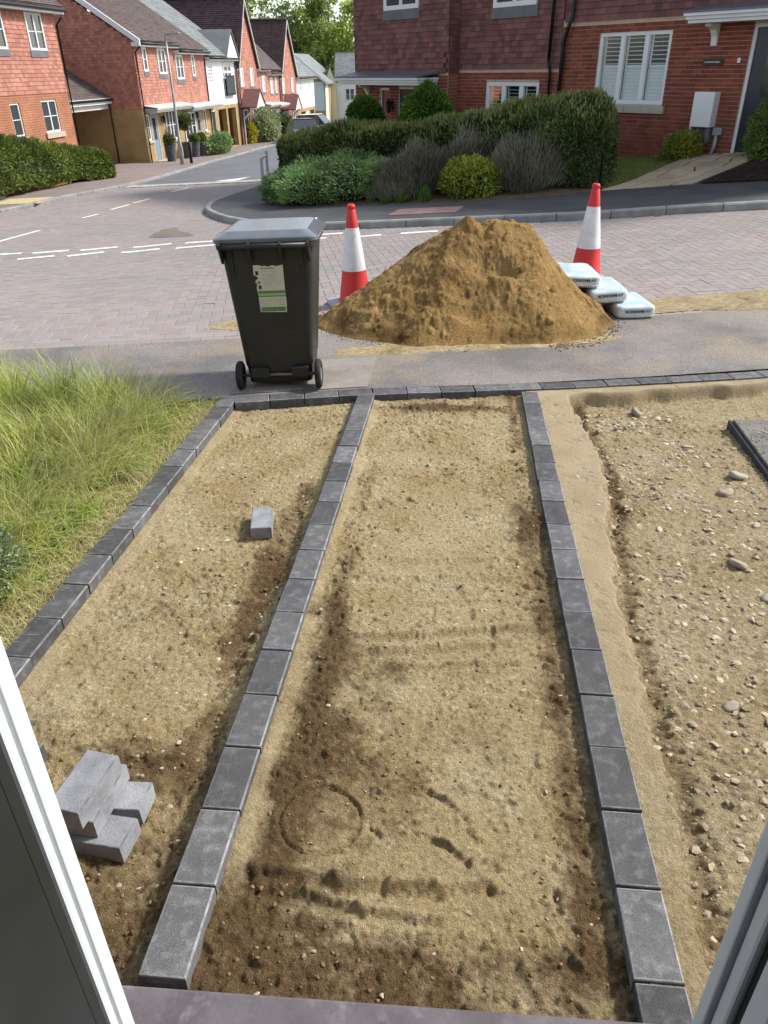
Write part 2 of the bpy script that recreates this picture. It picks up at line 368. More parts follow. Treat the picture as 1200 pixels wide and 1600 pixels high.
# ------------------------------------------------------------------ sand material (heightfield beds and heap)
def sandmat(name, dry, pale, wet, damp_lo=.4, damp_hi=.9):
    m = bpy.data.materials.new(name); m.use_nodes = True; N = NT(m); b = N.n['Principled BSDF']
    g = N.new('ShaderNodeNewGeometry').outputs['Position']
    a = N.new('ShaderNodeAttribute', attribute_name='damp').outputs['Fac']
    mo = N.new('ShaderNodeAttribute', attribute_name='mort').outputs['Fac']
    cc = N.mix(N.ramp(N.noise(g, 3.5, 5), .35, .65), dry, pale)
    cc = N.mix(N.ramp(N.math('ADD', a, N.math('MULTIPLY', N.math('SUBTRACT', N.noise(g, 22, 5, .7), .5), .9)), damp_lo, damp_hi), cc, wet)
    gr = N.new('ShaderNodeAttribute', attribute_name='clod_tone').outputs['Fac']
    cc = N.mix(1.0, cc, N.mix(gr, (.58, .56, .52), (1.38, 1.40, 1.44)), 'MULTIPLY')  # light and dark per crumb, standing in for shade between clods
    cc = N.mix(1.0, cc, N.mix(N.ramp(N.noise(g, 60, 4, .75), .34, .66), (.74, .72, .68), (1.24, 1.25, 1.28)), 'MULTIPLY')  # finer mottling, also clod shade painted into the colour
    sp = N.ramp(N.noise(g, 210, 2, .6), .62, .74)
    cc = N.mix(N.math('MULTIPLY', sp, .6), cc, (.52, .45, .31))
    dk = N.ramp(N.noise(g, 140, 3, .6), .60, .72)
    cc = N.mix(N.math('MULTIPLY', dk, .55), cc, tuple(.5 * v for v in wet))
    cc = N.mix(mo, cc, N.mix(N.ramp(N.noise(g, 5, 5), .35, .65), (.30, .235, .145), (.37, .295, .185)))
    N.ln(cc, b.inputs['Base Color']); b.inputs['Roughness'].default_value = .95; b.inputs['Specular IOR Level'].default_value = .15
    rough = N.math('SUBTRACT', 1.0, N.math('MULTIPLY', mo, .8))
    h = N.math('MULTIPLY', N.math('ADD', N.math('MULTIPLY', N.noise(g, 75, 5, .75), .65), N.math('MULTIPLY', N.noise(g, 230, 3, .7), .35)), rough)
    N.ln(N.bump(h, .042), b.inputs['Normal'])
    MATS[name] = m; return m
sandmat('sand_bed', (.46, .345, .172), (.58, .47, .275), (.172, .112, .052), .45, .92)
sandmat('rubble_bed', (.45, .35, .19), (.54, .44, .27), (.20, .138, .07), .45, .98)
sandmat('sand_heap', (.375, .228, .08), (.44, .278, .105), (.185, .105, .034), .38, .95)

# ================================================================== SETTING
# ground sheet to the horizon, below everything else
def ground():
    xs = np.r_[np.linspace(-900, -40, 18), np.linspace(-36, 36, 49), np.linspace(40, 900, 18)]
    ys = np.r_[np.linspace(-300, -6, 8), np.linspace(-4, 130, 90), np.linspace(140, 1500, 20)]
    X, Y = np.meshgrid(xs, ys, indexing='ij')
    Z = zt(X, np.clip(Y, -5, 400)) - .18 - .25 * (1 - sm(6, 9, Y))
    i = np.arange(X.size).reshape(X.shape)
    Fa = np.c_[i[:-1, :-1].ravel(), i[1:, :-1].ravel(), i[1:, 1:].ravel(), i[:-1, 1:].ravel()]
    mesh_np('ground', np.c_[X.ravel(), Y.ravel(), Z.ravel()], Fa, MATS['lawn_soil'], kind='structure', smooth=True)
ground()

NE = lambda x: 6.555 + .135 * x                                    # near edge of the road
KR = smoothline([(9, 11.1), (5.67, 11.71), (4.37, 11.94), (2.98, 12.08), (1.09, 12.75), (-1.01, 13.44), (-1.98, 14.2), (-2.9, 15.48), (-3.56, 16.94), (-4.0, 18.3), (-4.12, 19.82), (-3.87, 21.55), (-3.55, 23.26), (-3.5, 25.1), (-3.7, 33.6), (-3.6, 44), (-3.2, 56), (-2.5, 66)], 2)
KL = smoothline([(-16, 17.2), (-12, 18.0), (-10, 18.6), (-9.13, 19.5), (-8.9, 21.7), (-8.85, 23.28), (-8.57, 24.2), (-8.14, 26.5), (-7.97, 29.0), (-7.95, 32.8), (-7.96, 41.9), (-7.38, 50.3), (-6.57, 57), (-5.7, 66)], 2)
# --- block paved road
road = strip('road', KR, KL, 160, 14, MATS['joint_sand'], -.008)
strip('road_edge_bed', [(-14, NE(-14)), (10, NE(10))], [(-16, 17.2), (9, 11.1)], 60, 20, MATS['joint_sand'], -.0085)
rpoly = [(-13, NE(-13) + .23), (9, NE(9) + .23), (9, 11.1)] + [p for p in KR if p[1] < 26.3 and p[0] < 8.9] + [(-3.5, 26.6), (-8.15, 26.0)] + [p for p in KL[::-1] if p[1] < 26.0]
heap_c = (.86, 7.0)
def pavers():
    U = .105; th = math.atan(.135); c, s = math.cos(th), math.sin(th)
    n = 260; I, J = np.meshgrid(np.arange(-140, 140), np.arange(-20, 220), indexing='ij')
    k = (I - J) % 4
    H = np.c_[I[k == 0].ravel(), J[k == 0].ravel()]; Vv = np.c_[I[k == 3].ravel(), J[k == 3].ravel()]
    cu = np.r_[H[:, 0] + 1.0, Vv[:, 0] + .5] * U; cv = np.r_[H[:, 1] + .5, Vv[:, 1] + 1.0] * U
    hor = np.r_[np.ones(len(H), bool), np.zeros(len(Vv), bool)]
    x = cu * c - cv * s; y = NE(0) + .3 + cu * s + cv * c
    ok = pip(x, y, rpoly)
    # two stretcher courses along the near edge
    m = np.arange(-62, 45); sx = []; sy = []
    for r_ in range(2):
        uu = (m + .5 * (r_ % 2)) * .21; sx.append(uu * c - (.055 + .105 * r_) * s); sy.append(NE(0) + uu * s + (.055 + .105 * r_) * c)
    for r_ in (2, 3):
        uu = (m + .5 * (r_ % 2)) * .21; sx.append(uu * c - (.055 + .105 * r_) * s); sy.append(NE(0) + uu * s + (.055 + .105 * r_) * c)
    nk = int(ok.sum()); low = np.r_[np.zeros(nk + 2 * len(m)), np.full(2 * len(m), .004)]
    x = np.r_[x[ok], *sx]; y = np.r_[y[ok], *sy]; hor = np.r_[hor[ok], np.ones(4 * len(m), bool)]
    return x, y, hor, th, low
px_, py_, hor_, TH, low_ = pavers()
d_ = np.hypot(px_, py_ * 1.0) + 50 * (((px_ - heap_c[0]) / 1.2) ** 2 + ((py_ - heap_c[1]) / .9) ** 2 < 1) + 50 * (np.abs(px_ / py_) > .52) + 90 * (low_ > 0)
order = np.argsort(d_); near_i = order[:300]; far_i = order[300:]
def paver_block(L, W, H, b):
    mb = MB(); l, w2 = L / 2, W / 2
    lo = [(-l, -w2, -H), (l, -w2, -H), (l, w2, -H), (-l, w2, -H)]; mi = [(x_, y_, -b) for x_, y_, z_ in lo]
    tp = [(-l + b, -w2 + b, 0), (l - b, -w2 + b, 0), (l - b, w2 - b, 0), (-l + b, w2 - b, 0)]
    return mb.loft([lo, mi, tp])
pv = paver_block(.2065, .1025, .03, .003); pm = bpy.data.meshes.new('paver'); pm.from_pydata(pv.V, [], pv.F); pm.materials.append(MATS['paver_piece'])
for i in near_i:
    o = bpy.data.objects.new('paver', pm); col.objects.link(o); o.parent = road
    x, y = px_[i], py_[i]
    o.location = (x, y, float(zt(x, y)) + rng.normal(0, .0012)); o.rotation_euler = (-.0445 + rng.normal(0, .003), rng.normal(0, .003), TH + (0 if hor_[i] else math.pi / 2))
def paver_mass():
    n = len(far_i); x = px_[far_i]; y = py_[far_i]; h = hor_[far_i]
    L = np.where(h, .2065, .1025) / 2; W = np.where(h, .1025, .2065) / 2; b = .0015
    c, s = math.cos(TH), math.sin(TH); dz = rng.normal(0, .0007, n) - low_[far_i]
    V = np.zeros((n, 8, 3))
    for k, (sx, sy) in enumerate([(-1, -1), (1, -1), (1, 1), (-1, 1)]):
        for lev in (0, 1):
            uu = sx * (L - (b if lev else 0)); vv = sy * (W - (b if lev else 0))
            X = x + uu * c - vv * s; Y = y + uu * s + vv * c
            V[:, k + 4 * lev, 0] = X; V[:, k + 4 * lev, 1] = Y; V[:, k + 4 * lev, 2] = zt(X, Y) + (dz if lev else -.007)
    base = np.arange(n)[:, None] * 8
    f = np.array([(4, 5, 6, 7), (0, 1, 5, 4), (1, 2, 6, 5), (2, 3, 7, 6), (3, 0, 4, 7)])
    Fa = (base[:, None, :] + f[None]).reshape(-1, 4)
    mesh_np('pavers', V.reshape(-1, 3), Fa, MATS['paver'], road, tint=np.repeat(rng.random(n), 5), kind='stuff')
paver_mass()
# painted dashes
def dash(pts, name='road_marking', parent=None, lift=.0045):
    pts = np.array(pts, float); n = 5
    t = np.linspace(0, 1, n); A = pts[0][None] * (1 - t[:, None]) + pts[1][None] * t[:, None]; B = pts[3][None] * (1 - t[:, None]) + pts[2][None] * t[:, None]
    V = np.r_[A, B]; V = np.c_[V, zt(V[:, 0], V[:, 1]) + lift]
    Fa = np.array([(i, i + 1, n + i + 1, n + i) for i in range(n - 1)])
    mesh_np(name, V, Fa, MATS['road_paint'], parent or road)
def dashline(a, b, wd):
    a = np.array(a, float); b = np.array(b, float); d = (b - a) / np.linalg.norm(b - a); q = np.array([-d[1], d[0]]) * wd / 2
    dash([a - q, b - q, b + q, a + q])
for a, b in [((-6.62, 12.9), (-5.94, 13.02)), ((-5.75, 12.97), (-5.2, 13.13)), ((-4.99, 13.09), (-4.44, 13.33)), ((-4.15, 13.23), (-3.52, 13.33)), ((-3.27, 13.26), (-2.71, 13.2)), ((-2.45, 13.12), (-1.9, 13.03)), ((-1.6, 12.97), (-1.14, 12.94)), ((-.95, 12.9), (-.6, 12.85)), ((-.32, 12.31), (.02, 12.3)), ((.32, 12.27), (.89, 12.2)),
             ((-6.6, 12.2), (-6.0, 12.33)), ((-5.75, 12.38), (-5.24, 12.61)), ((-5.01, 12.52), (-4.51, 12.83)), ((-4.19, 12.7), (-3.59, 12.83)), ((-3.31, 12.74), (-2.68, 12.74)), ((-2.4, 12.66), (-1.85, 12.6)), ((-1.5, 12.52), (-.84, 12.47))]:
    dashline(a, b, .15)
for a, b in [((-7.2, 13.0), (-6.82, 15.99)), ((-6.64, 17.9), (-6.51, 18.6)), ((-6.5, 19.5), (-6.36, 20.6)), ((-6.36, 20.9), (-6.22, 22.0)), ((-6.1, 23.95), (-5.9, 25.34))]:
    dashline(a, b, .10)
dash([(-5.5, 27.4), (-4.5, 28.9), (-4.7, 27.6), (-4.9, 27.2)], lift=.012)
# pale setts across the mouth of the side street, tarmac beyond
tr = strip('street', [p for p in KR if p[1] > 26.3], [p for p in KL if p[1] > 26.0], 60, 10, MATS['tarmac_road'], .004)
def setts():
    n = 30; t = np.linspace(0, 1, n)
    for r_ in range(3):
        mb = MB()
        for i in range(n):
            a = np.array((-8.15, 26.05 + r_ * .22)) * (1 - i / n) + np.array((-3.55, 26.7 + r_ * .22)) * (i / n)
            a = a + rng.normal(0, .006, 2); z = float(zt(*a)) + .006
            mb.box(a[0], a[0] + .145, a[1], a[1] + .2, z - .03, z + .012, rng.random())
        mb.build('sett_row', MATS['sett'], road)
setts()

# --- near pavement (tarmac), between the plot and the road
BORDER = [(-7.5, 4.25), (-4, 4.52), (-1.55, 4.75), (-1.01, 4.86), (-.165, 4.985), (.977, 5.05), (1.837, 5.15), (2.822, 5.30), (5, 5.75), (9, 6.6)]
strip('pavement', BORDER, [(-7.5, NE(-7.5)), (-4, NE(-4)), (9, NE(9))], 80, 16, MATS['tarmac_near'], .004)
mat('patch', (.20, .18, .155), (.27, .24, .205), scale=3, fine=.3, fscale=80, bump=.004, bscale=110, rough=.75, c3=(.20, .18, .155), s3=2.5)
strip('pavement_patch', [(-1.05, 4.90), (-.1, 5.02)], [(-.98, 5.62), (-.03, 5.75)], 12, 10, MATS['patch'], .009)
# --- far pavement and kerb stones
BK = [(9, 13.4), (6.73, 14.13), (5.68, 14.54), (4.27, 14.75), (2.97, 14.62), (1.26, 14.87), (.09, 15.58), (-.93, 16.15), (-1.8, 17.1), (-2.28, 17.9), (-2.45, 20), (-2.3, 25.1), (-2.3, 33.6), (-2.2, 44), (-1.8, 56), (-1, 66)]
def offs(P, d):
    P = np.array(P, float); t = np.gradient(P, axis=0); t /= np.linalg.norm(t, axis=1)[:, None]
    return np.c_[P[:, 0] + t[:, 1] * d, P[:, 1] - t[:, 0] * d]
def kerbs(name, line, side, L=.80, H=.11, n_max=200, dropped=None):
    root = thing(name, kind='structure'); P = np.array(line); d = np.r_[0, np.cumsum(np.hypot(*np.diff(P, axis=0).T))]
    n = min(int(d[-1] / L), n_max)
    for k in range(n):
        t = np.linspace(k * L + .006, (k + 1) * L - .006, 4)
        A = np.c_[np.interp(t, d, P[:, 0]), np.interp(t, d, P[:, 1])]; B = offs(A, side * .125); C = offs(A, side * .022)
        h = H * (1 if not dropped else dropped((k + .5) * L, A[1]))
        mb = MB(); rings = []
        for i in range(4):
            z = float(zt(*A[i]))
            rings.append([(A[i][0], A[i][1], z - .1), (A[i][0], A[i][1], z + h - .02), (C[i][0], C[i][1], z + h), (B[i][0], B[i][1], z + h), (B[i][0], B[i][1], z - .1)])
        mb.loft(rings).build('kerb_stone', MATS['kerb'], root)
    return root
kerbs('kerb', [p for p in KR if p[1] < 34], 1)
kerbs('kerb', [p for p in KL if -13 < p[0] and p[1] < 62], -1, dropped=lambda s_, a: .8)
strip('far_pavement', offs(KR, .13), BK, 150, 8, MATS['tarmac_far'], .105)
strip('side_pavement', offs(KL, -.13), [(-16, 19.2), (-11.5, 20.4), (-10.6, 21.4), (-10.6, 28), (-10.9, 38), (-10.9, 42), (-10.1, 48), (-9.2, 55), (-8.2, 62), (-7.4, 68)], 120, 8, MATS['paver_side'], .075)
strip('forecourt', [(-10.5, 30.9), (-10.8, 41)], [(-18, 30.9), (-18, 42)], 20, 10, MATS['paver_side'], .07)
# tactile paving slabs
def slab_field(label_parent, o, ux, uy, nx, ny, s, m, dz):
    for i in range(nx):
        for j in range(ny):
            c = [np.array(o) + np.array(ux) * (i + a) * s + np.array(uy) * (j + b) * s for a, b in ((.02, .02), (.98, .02), (.98, .98), (.02, .98))]
            mb = MB(); lo = [(*p, float(zt(*p)) + dz - .01) for p in c]; hi = [(*p, float(zt(*p)) + dz + .012) for p in c]
            mb.hexa(lo + hi).build('tactile_slab', MATS[m], label_parent)
tp = thing('tactile_paving', 'red ribbed tactile slabs set into the dark pavement behind the sand heap', 'tactile paving')
slab_field(tp, (.12, 13.75), (.955, -.296), (.296, .955), 3, 2, .4, 'tactile_red', .105)
tp = thing('tactile_paving', 'buff yellow tactile slabs in the pavement below the left hedge', 'tactile paving')
slab_field(tp, (-10.1, 20.9), (.98, .1), (-.1, .98), 3, 4, .42, 'tactile_buff', .075)

# ================================================================== THE PLOT: three excavated beds between edging rows
QL, QC, QR = -1.543, -.615, .502           # centre lines of the three edging rows (across the path)
BW, BLn, BP = .112, .229, .236             # block width, length, pitch
def grid_pq(q0, q1, dq, p0=.72, p1=5.45, dp0=.0052, dp1=.0115):
    ps = [p0]
    while ps[-1] < p1: ps.append(ps[-1] + dp0 + (dp1 - dp0) * (ps[-1] - p0) / (p1 - p0))
    qs = np.arange(q0, q1 + dq / 2, dq)
    return np.meshgrid(np.array(ps), qs, indexing='ij')
def bed_common(P, Q, seed):
    big = fbm(P, Q, .55, 3, seed); mid = fbm(P, Q, .16, 4, seed + 10); rough_mask = sm(-.15, .45, fbm(P, Q, .38, 3, seed + 20))
    return big, mid, rough_mask, fbm(P, Q, .045, 3, seed + 30, .65), fbm(P, Q, .015, 2, seed + 40, .8)
CLOD_TONE = {}
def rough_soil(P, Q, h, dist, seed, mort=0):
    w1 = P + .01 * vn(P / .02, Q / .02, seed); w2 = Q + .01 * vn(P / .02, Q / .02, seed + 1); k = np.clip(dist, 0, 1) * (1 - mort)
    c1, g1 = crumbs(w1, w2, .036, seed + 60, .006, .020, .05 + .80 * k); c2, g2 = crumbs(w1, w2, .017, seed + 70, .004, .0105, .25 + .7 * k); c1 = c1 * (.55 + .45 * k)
    CLOD_TONE['v'] = np.where(c1 > c2, .35 + .35 * g1, np.where(c2 > .001, g2, .5)); return h + np.maximum(c1, c2)
def border_y(x): return np.interp(x, [b[0] for b in BORDER], [b[1] for b in BORDER])
def bed_left(P, Q):
    big, mid, rm, clod, fine = bed_common(P, Q, 3)
    e1 = Q - (QL + BW / 2); e2 = (QC - BW / 2) - Q
    h = -.060 + .012 * big + .014 * mid * (.4 + rm)
    furrow = np.exp(-((e2 - .10 - .02 * big) / .06) ** 2) * sm(3.9, 3.4, P) ; h = h - .022 * furrow + .012 * np.exp(-((e2 - .02) / .03) ** 2)
    near = sm(1.9, 1.35, P) * sm(.55, .1, e2)
    dist = np.clip(.34 + .5 * rm + furrow * .9 + near, 0, 1.2) * sm(.04, .12, e1)
    farp = np.exp(-((P - 4.62) / .06) ** 2); dist = np.clip(dist + .6 * farp, 0, 1.3)
    h = rough_soil(P, Q, h + dist * .010 * np.maximum(clod, -.1) + .003 * fine, dist, 5)
    mort = sm(.085 + .05 * mid + .03 * big, .055 + .05 * mid + .03 * big, e1) * sm(5.0, 4.5, P)
    h = h * (1 - mort) + (-.052 - .14 * np.maximum(e1, 0)) * mort
    notch = np.exp(-(((P - 2.75) / .05) ** 2 + ((Q + 1.34) / .03) ** 2)); h = h - .02 * notch
    return h, np.clip((dist - .42) * .95 + .25 * big + .4 * mid, 0, 1), mort * .55 * sm(-.6, .2, fbm(P, Q, .07, 3, 41))
def groove(P, Q, a, b, wd):
    a = np.array(a); b = np.array(b); d = b - a; L = np.hypot(*d); t = np.clip(((P - a[0]) * d[0] + (Q - a[1]) * d[1]) / L ** 2, 0, 1)
    r = np.hypot(P - a[0] - t * d[0], Q - a[1] - t * d[1]); return np.exp(-(r / wd) ** 2)
def bed_mid(P, Q):
    big, mid, rm, clod, fine = bed_common(P, Q, 51)
    e1 = Q - (QC + BW / 2); e2 = (QR - BW / 2) - Q
    h = -.046 + .010 * big + .013 * mid * (.4 + rm)
    side = np.exp(-((e2 - .07) / .055) ** 2) + .8 * np.exp(-((e1 - .12 - .02 * mid) / .05) ** 2) * sm(4.4, 3.9, P)
    nearp = sm(1.12, .98, P) + .8 * np.exp(-((P - 4.72) / .07) ** 2)
    dist = np.clip(.26 + .55 * rm + .8 * side + nearp, 0, 1.2)
    h = h + dist * .010 * np.maximum(clod, -.1) + .0025 * fine; h_flat = h
    scr = np.zeros_like(P)
    for p0, q0, p1, q1, wd in [(2.15, -.33, 2.27, .32, .07), (2.46, -.15, 2.5, .2, .06), (1.19, -.42, 1.20, .12, .055), (1.115, -.40, 1.11, .05, .05), (1.374, -.339, 1.375, -.338, .13), (1.42, .0, 1.40, .02, .09), (1.30, -.1, 1.28, .0, .06), (1.75, -.1, 1.72, .15, .13), (3.4, -.1, 3.2, .1, .25), (2.85, -.2, 2.9, .1, .15)]: scr = np.maximum(scr, groove(P, Q, (p0, q0), (p1, q1), wd))
    h = rough_soil(P, Q, h, dist * (1 - .9 * scr), 55, .75 * scr)
    # raked lines across, a round bucket print, scraped arcs
    for p0, q0, p1, q1, wd, dep in [(2.189, -.333, 2.317, .321, .015, .011), (2.10, -.274, 2.211, .242, .016, .011), (2.425, -.155, 2.50, .206, .014, .008), (2.02, -.2, 2.10, .25, .012, .006), (2.6, -.3, 2.66, .3, .02, .006), (2.74, -.25, 2.80, .3, .02, .006),
                                     (1.172, -.49, 1.161, -.269, .016, .014), (1.161, -.269, 1.171, -.005, .016, .015), (1.171, -.005, 1.195, .14, .014, .010), (1.138, -.464, 1.132, -.33, .014, .012), (1.132, -.33, 1.098, -.194, .013, .012), (1.098, -.194, 1.083, .02, .012, .010), (1.055, -.4, 1.04, .1, .016, .006)]:
        gv = groove(P, Q, (p0, q0 ), (p1, q1), wd) * (.7 + .5 * mid); h = h - 1.6 * dep * gv + dep * 1.2 * groove(P, Q, (p0 + 2.2 * wd, q0), (p1 + 2.2 * wd, q1), wd)
    sr = np.random.default_rng(4)
    for _ in range(16):        # short scuffs and heel marks
        a0 = (sr.uniform(1.0, 3.9), sr.uniform(-.45, .34)); an_ = sr.uniform(0, 6.28); ln = sr.uniform(.03, .11); h = h - sr.uniform(.006, .014) * groove(P, Q, a0, (a0[0] + ln * math.cos(an_), a0[1] + ln * math.sin(an_)), sr.uniform(.007, .014))
    rr = np.hypot(P - 1.374, Q + .338); h = h - .012 * np.exp(-((rr - .113) / .006) ** 2) + .005 * np.exp(-((rr - .128) / .008) ** 2)
    h = np.where(rr < .109, h_flat * .6 + .4 * -.046, h)
    for A_ in ([(1.501, -.037), (1.46, .03), (1.42, .065), (1.372, .076)], [(1.335, -.02), (1.315, .03), (1.271, .076), (1.2, .13), (1.118, .17)], [(1.25, .27), (1.2, .30), (1.15, .30)], [(1.67, -.235), (1.70, -.205), (1.745, -.21)]):
        for a0, a1 in zip(A_, A_[1:]): h = h - .015 * groove(P, Q, a0, a1, .010) * (.8 + .6 * mid) + .009 * groove(P, Q, (a0[0] + .02, a0[1] - .012), (a1[0] + .02, a1[1] - .012), .012)
    rr = np.hypot((P - 2.205) / 1.2, Q - .25); h = h - .005 * np.exp(-((rr - .085) / .007) ** 2)
    mort = sm(.055 + .04 * mid, .03 + .04 * mid, e1) * sm(1.0, 1.25, P)
    mort = np.maximum(mort, .6 * sm(.05, .02, e2) * sm(3.2, 3.8, P))
    h = h * (1 - mort) + (-.034 - .2 * np.maximum(np.minimum(e1, e2), 0)) * mort
    return h, np.clip((dist - .2) * .8 + .3 * big + .45 * mid + .25 * sm(3.2, 1.6, P), 0, 1), mort * .55 * sm(-.6, .2, fbm(P, Q, .07, 3, 43))
def bed_right(P, Q):
    big, mid, rm, clod, fine = bed_common(P, Q, 97)
    wv = np.interp(P, [.9, 1.25, 2.0, 2.95, 3.4, 3.9, 4.4, 4.75], [.625, .645, .675, .715, .79, .82, .80, .76]) + .022 * vn(P / .11, Q * 0, 5) + .012 * vn(P / .035, Q * 0, 6)
    X = P * PA[0] + Q * PA[1]; Y = P * PA[1] - Q * PA[0]
    eb = border_y(X) - .06 - Y
    wb = .16 + .025 * vn(Q / .15, P * 0, 8)
    inm = np.maximum(sm(wv + .012, wv - .012, Q), sm(wb + .02, wb - .02, eb))
    h = -.105 + .016 * big + .014 * mid * (.5 + rm)
    dist = np.clip(.35 + .8 * rm + np.exp(-((Q - wv - .07) / .05) ** 2), 0, 1.3)
    h = rough_soil(P, Q, h + dist * .011 * np.maximum(clod, -.1) + .004 * fine, dist, 95) - .02 * np.exp(-((Q - wv - .05) / .04) ** 2)
    h = h * (1 - inm) + (-.012 + .003 * big + .001 * mid + sm(2.0, 1.2, P) * .006 * clod + .0012 * fine) * inm
    return h, np.clip(.55 * np.clip(rm - .1, 0, 1) + .7 * np.exp(-((Q - wv - .06) / .05) ** 2) + .15 * big, 0, 1) * (1 - inm), inm * (.92 - .62 * sm(2.3, 1.2, P)) * sm(-1.1, -.1, fbm(P, Q, .06, 3, 45))
BEDS = {}
def make_bed(name, q0, q1, dq, fn, m, label):
    P, Q = grid_pq(q0, q1, dq); h, damp, mort = fn(P, Q)
    X = P * PA[0] + Q * PA[1]; Y = P * PA[1] - Q * PA[0]; Z = SL * P + h
    i = np.arange(P.size).reshape(P.shape)
    Fa = np.c_[i[:-1, :-1].ravel(), i[:-1, 1:].ravel(), i[1:, 1:].ravel(), i[1:, :-1].ravel()]
    cy = Y.ravel()[Fa].mean(1); cx = X.ravel()[Fa].mean(1); Fa = Fa[(cy < border_y(cx) + .0)][:, ::-1]
    o = mesh_np(name, np.c_[X.ravel(), Y.ravel(), Z.ravel()], Fa, MATS[m], kind='structure', smooth=True, vattr={'damp': damp.ravel(), 'mort': mort.ravel(), 'clod_tone': (CLOD_TONE['v'] * (1 - mort) + .5 * mort).ravel()})
    BEDS[name] = fn
    return o
make_bed('sand_bed', QL - .02, QC + .02, .0060, bed_left, 'sand_bed', None)
make_bed('path_bed', QC - .02, QR + .02, .0056, bed_mid, 'sand_bed', None)
make_bed('rubble_bed', QR - .02, 3.5, .0090, bed_right, 'rubble_bed', None)

ICO_V = []
def ico():
    t = (1 + 5 ** .5) / 2
    v = np.array([(-1, t, 0), (1, t, 0), (-1, -t, 0), (1, -t, 0), (0, -1, t), (0, 1, t), (0, -1, -t), (0, 1, -t), (t, 0, -1), (t, 0, 1), (-t, 0, -1), (-t, 0, 1)], float); v /= np.linalg.norm(v[0])
    f = np.array([(0, 11, 5), (0, 5, 1), (0, 1, 7), (0, 7, 10), (0, 10, 11), (1, 5, 9), (5, 11, 4), (11, 10, 2), (10, 7, 6), (7, 1, 8), (3, 9, 4), (3, 4, 2), (3, 2, 6), (3, 6, 8), (3, 8, 9), (4, 9, 5), (2, 4, 11), (6, 2, 10), (8, 6, 7), (9, 8, 1)])
    return v, f
IV, IF = ico()
def rand_rot(n):
    q = rng.normal(size=(n, 4)); q /= np.linalg.norm(q, axis=1)[:, None]; w_, x, y, z = q.T
    return np.stack([1 - 2 * (y * y + z * z), 2 * (x * y - z * w_), 2 * (x * z + y * w_), 2 * (x * y + z * w_), 1 - 2 * (x * x + z * z), 2 * (y * z - x * w_), 2 * (x * z - y * w_), 2 * (y * z + x * w_), 1 - 2 * (x * x + y * y)], 1).reshape(n, 3, 3)
def lumps(name, C, r, m, flat=.7, parent=None, kind='stuff', smooth=True):
    n = len(C); V = IV[None] * (1 + rng.uniform(-.42, .38, (n, 12, 1))); V = V * np.stack([rng.uniform(.8, 1.25, n), rng.uniform(.7, 1.1, n), rng.uniform(flat * .8, flat * 1.2, n)], 1)[:, None, :]
    a = rng.uniform(0, 6.28, n); c, s = np.cos(a), np.sin(a)
    Vx = V[:, :, 0] * c[:, None] - V[:, :, 1] * s[:, None]; Vy = V[:, :, 0] * s[:, None] + V[:, :, 1] * c[:, None]
    V = np.stack([Vx, Vy, V[:, :, 2]], 2) * r[:, None, None] + C[:, None, :]
    Fa = (np.arange(n)[:, None, None] * 12 + IF[None]).reshape(-1, 3)
    return mesh_np(name, V.reshape(-1, 3), Fa, MATS[m], parent, tint=np.repeat(rng.random(n), 20), kind=kind, smooth=smooth)
def scatter(fn, n, q0, q1, p0=.8, p1=4.85, rmin=.002, rmax=.008, use_damp=True, powr=2.2):
    p = p0 + (p1 - p0) * rng.random(n * 3) ** 1.15; q = rng.uniform(q0, q1, n * 3)
    h, d, m_ = fn(p, q); X = p * PA[0] + q * PA[1]; Y = p * PA[1] - q * PA[0]
    k = (rng.random(n * 3) < (.12 + d * .9 if use_damp else 1) * (1 - .95 * m_)) & (Y < border_y(X) - .08)
    p, q, h = p[k][:n], q[k][:n], h[k][:n]; n = len(p)
    r = rmin + (rmax - rmin) * rng.random(n) ** powr * (.8 + .2 * p)
    return np.c_[p * PA[0] + q * PA[1], p * PA[1] - q * PA[0], SL * p + h + r * .25], r
for nm, fn, q0, q1, n in (('left', bed_left, QL + .12, QC - .07, 700), ('mid', bed_mid, QC + .09, QR - .06, 900), ('right', bed_right, QR + .1, 2.6, 1200)):
    C, r = scatter(fn, n, q0, q1, rmin=.0015, rmax=.0075, powr=3.0); tag(lumps('soil_crumbs', C, r, 'clods'), {'left': 'crumbs of damp soil strewn over the left bed', 'mid': 'crumbs of damp soil strewn over the middle path bed', 'right': 'crumbs of damp soil strewn over the rubble bed'}[nm], 'soil')
C, r = scatter(bed_right, 7000, QR + .15, 2.6, rmin=.003, rmax=.015, use_damp=False, powr=2.6); C[:, 2] -= r * .25
msk = vn(C[:, 0] / .35, C[:, 1] / .25, 3) > -.45
tag(lumps('rubble', C[msk], r[msk], 'stone_bits', .42, smooth=False), 'pale stone chips mixed into the rubble bed right of the path', 'rubble')
C, r = scatter(bed_left, 420, QL + .2, QC - .1, rmin=.003, rmax=.011, use_damp=False); C[:, 2] -= r * .3
tag(lumps('rubble', C, r, 'stone_bits', .45, smooth=False), 'small pale stone chips in the bed left of the path', 'rubble')
C, r = scatter(bed_mid, 200, QC + .1, QR - .1, rmin=.003, rmax=.009, use_damp=False)
tag(lumps('rubble', C, r, 'stone_bits', .45, smooth=False), 'few pale stone chips pressed into the middle path bed', 'rubble')
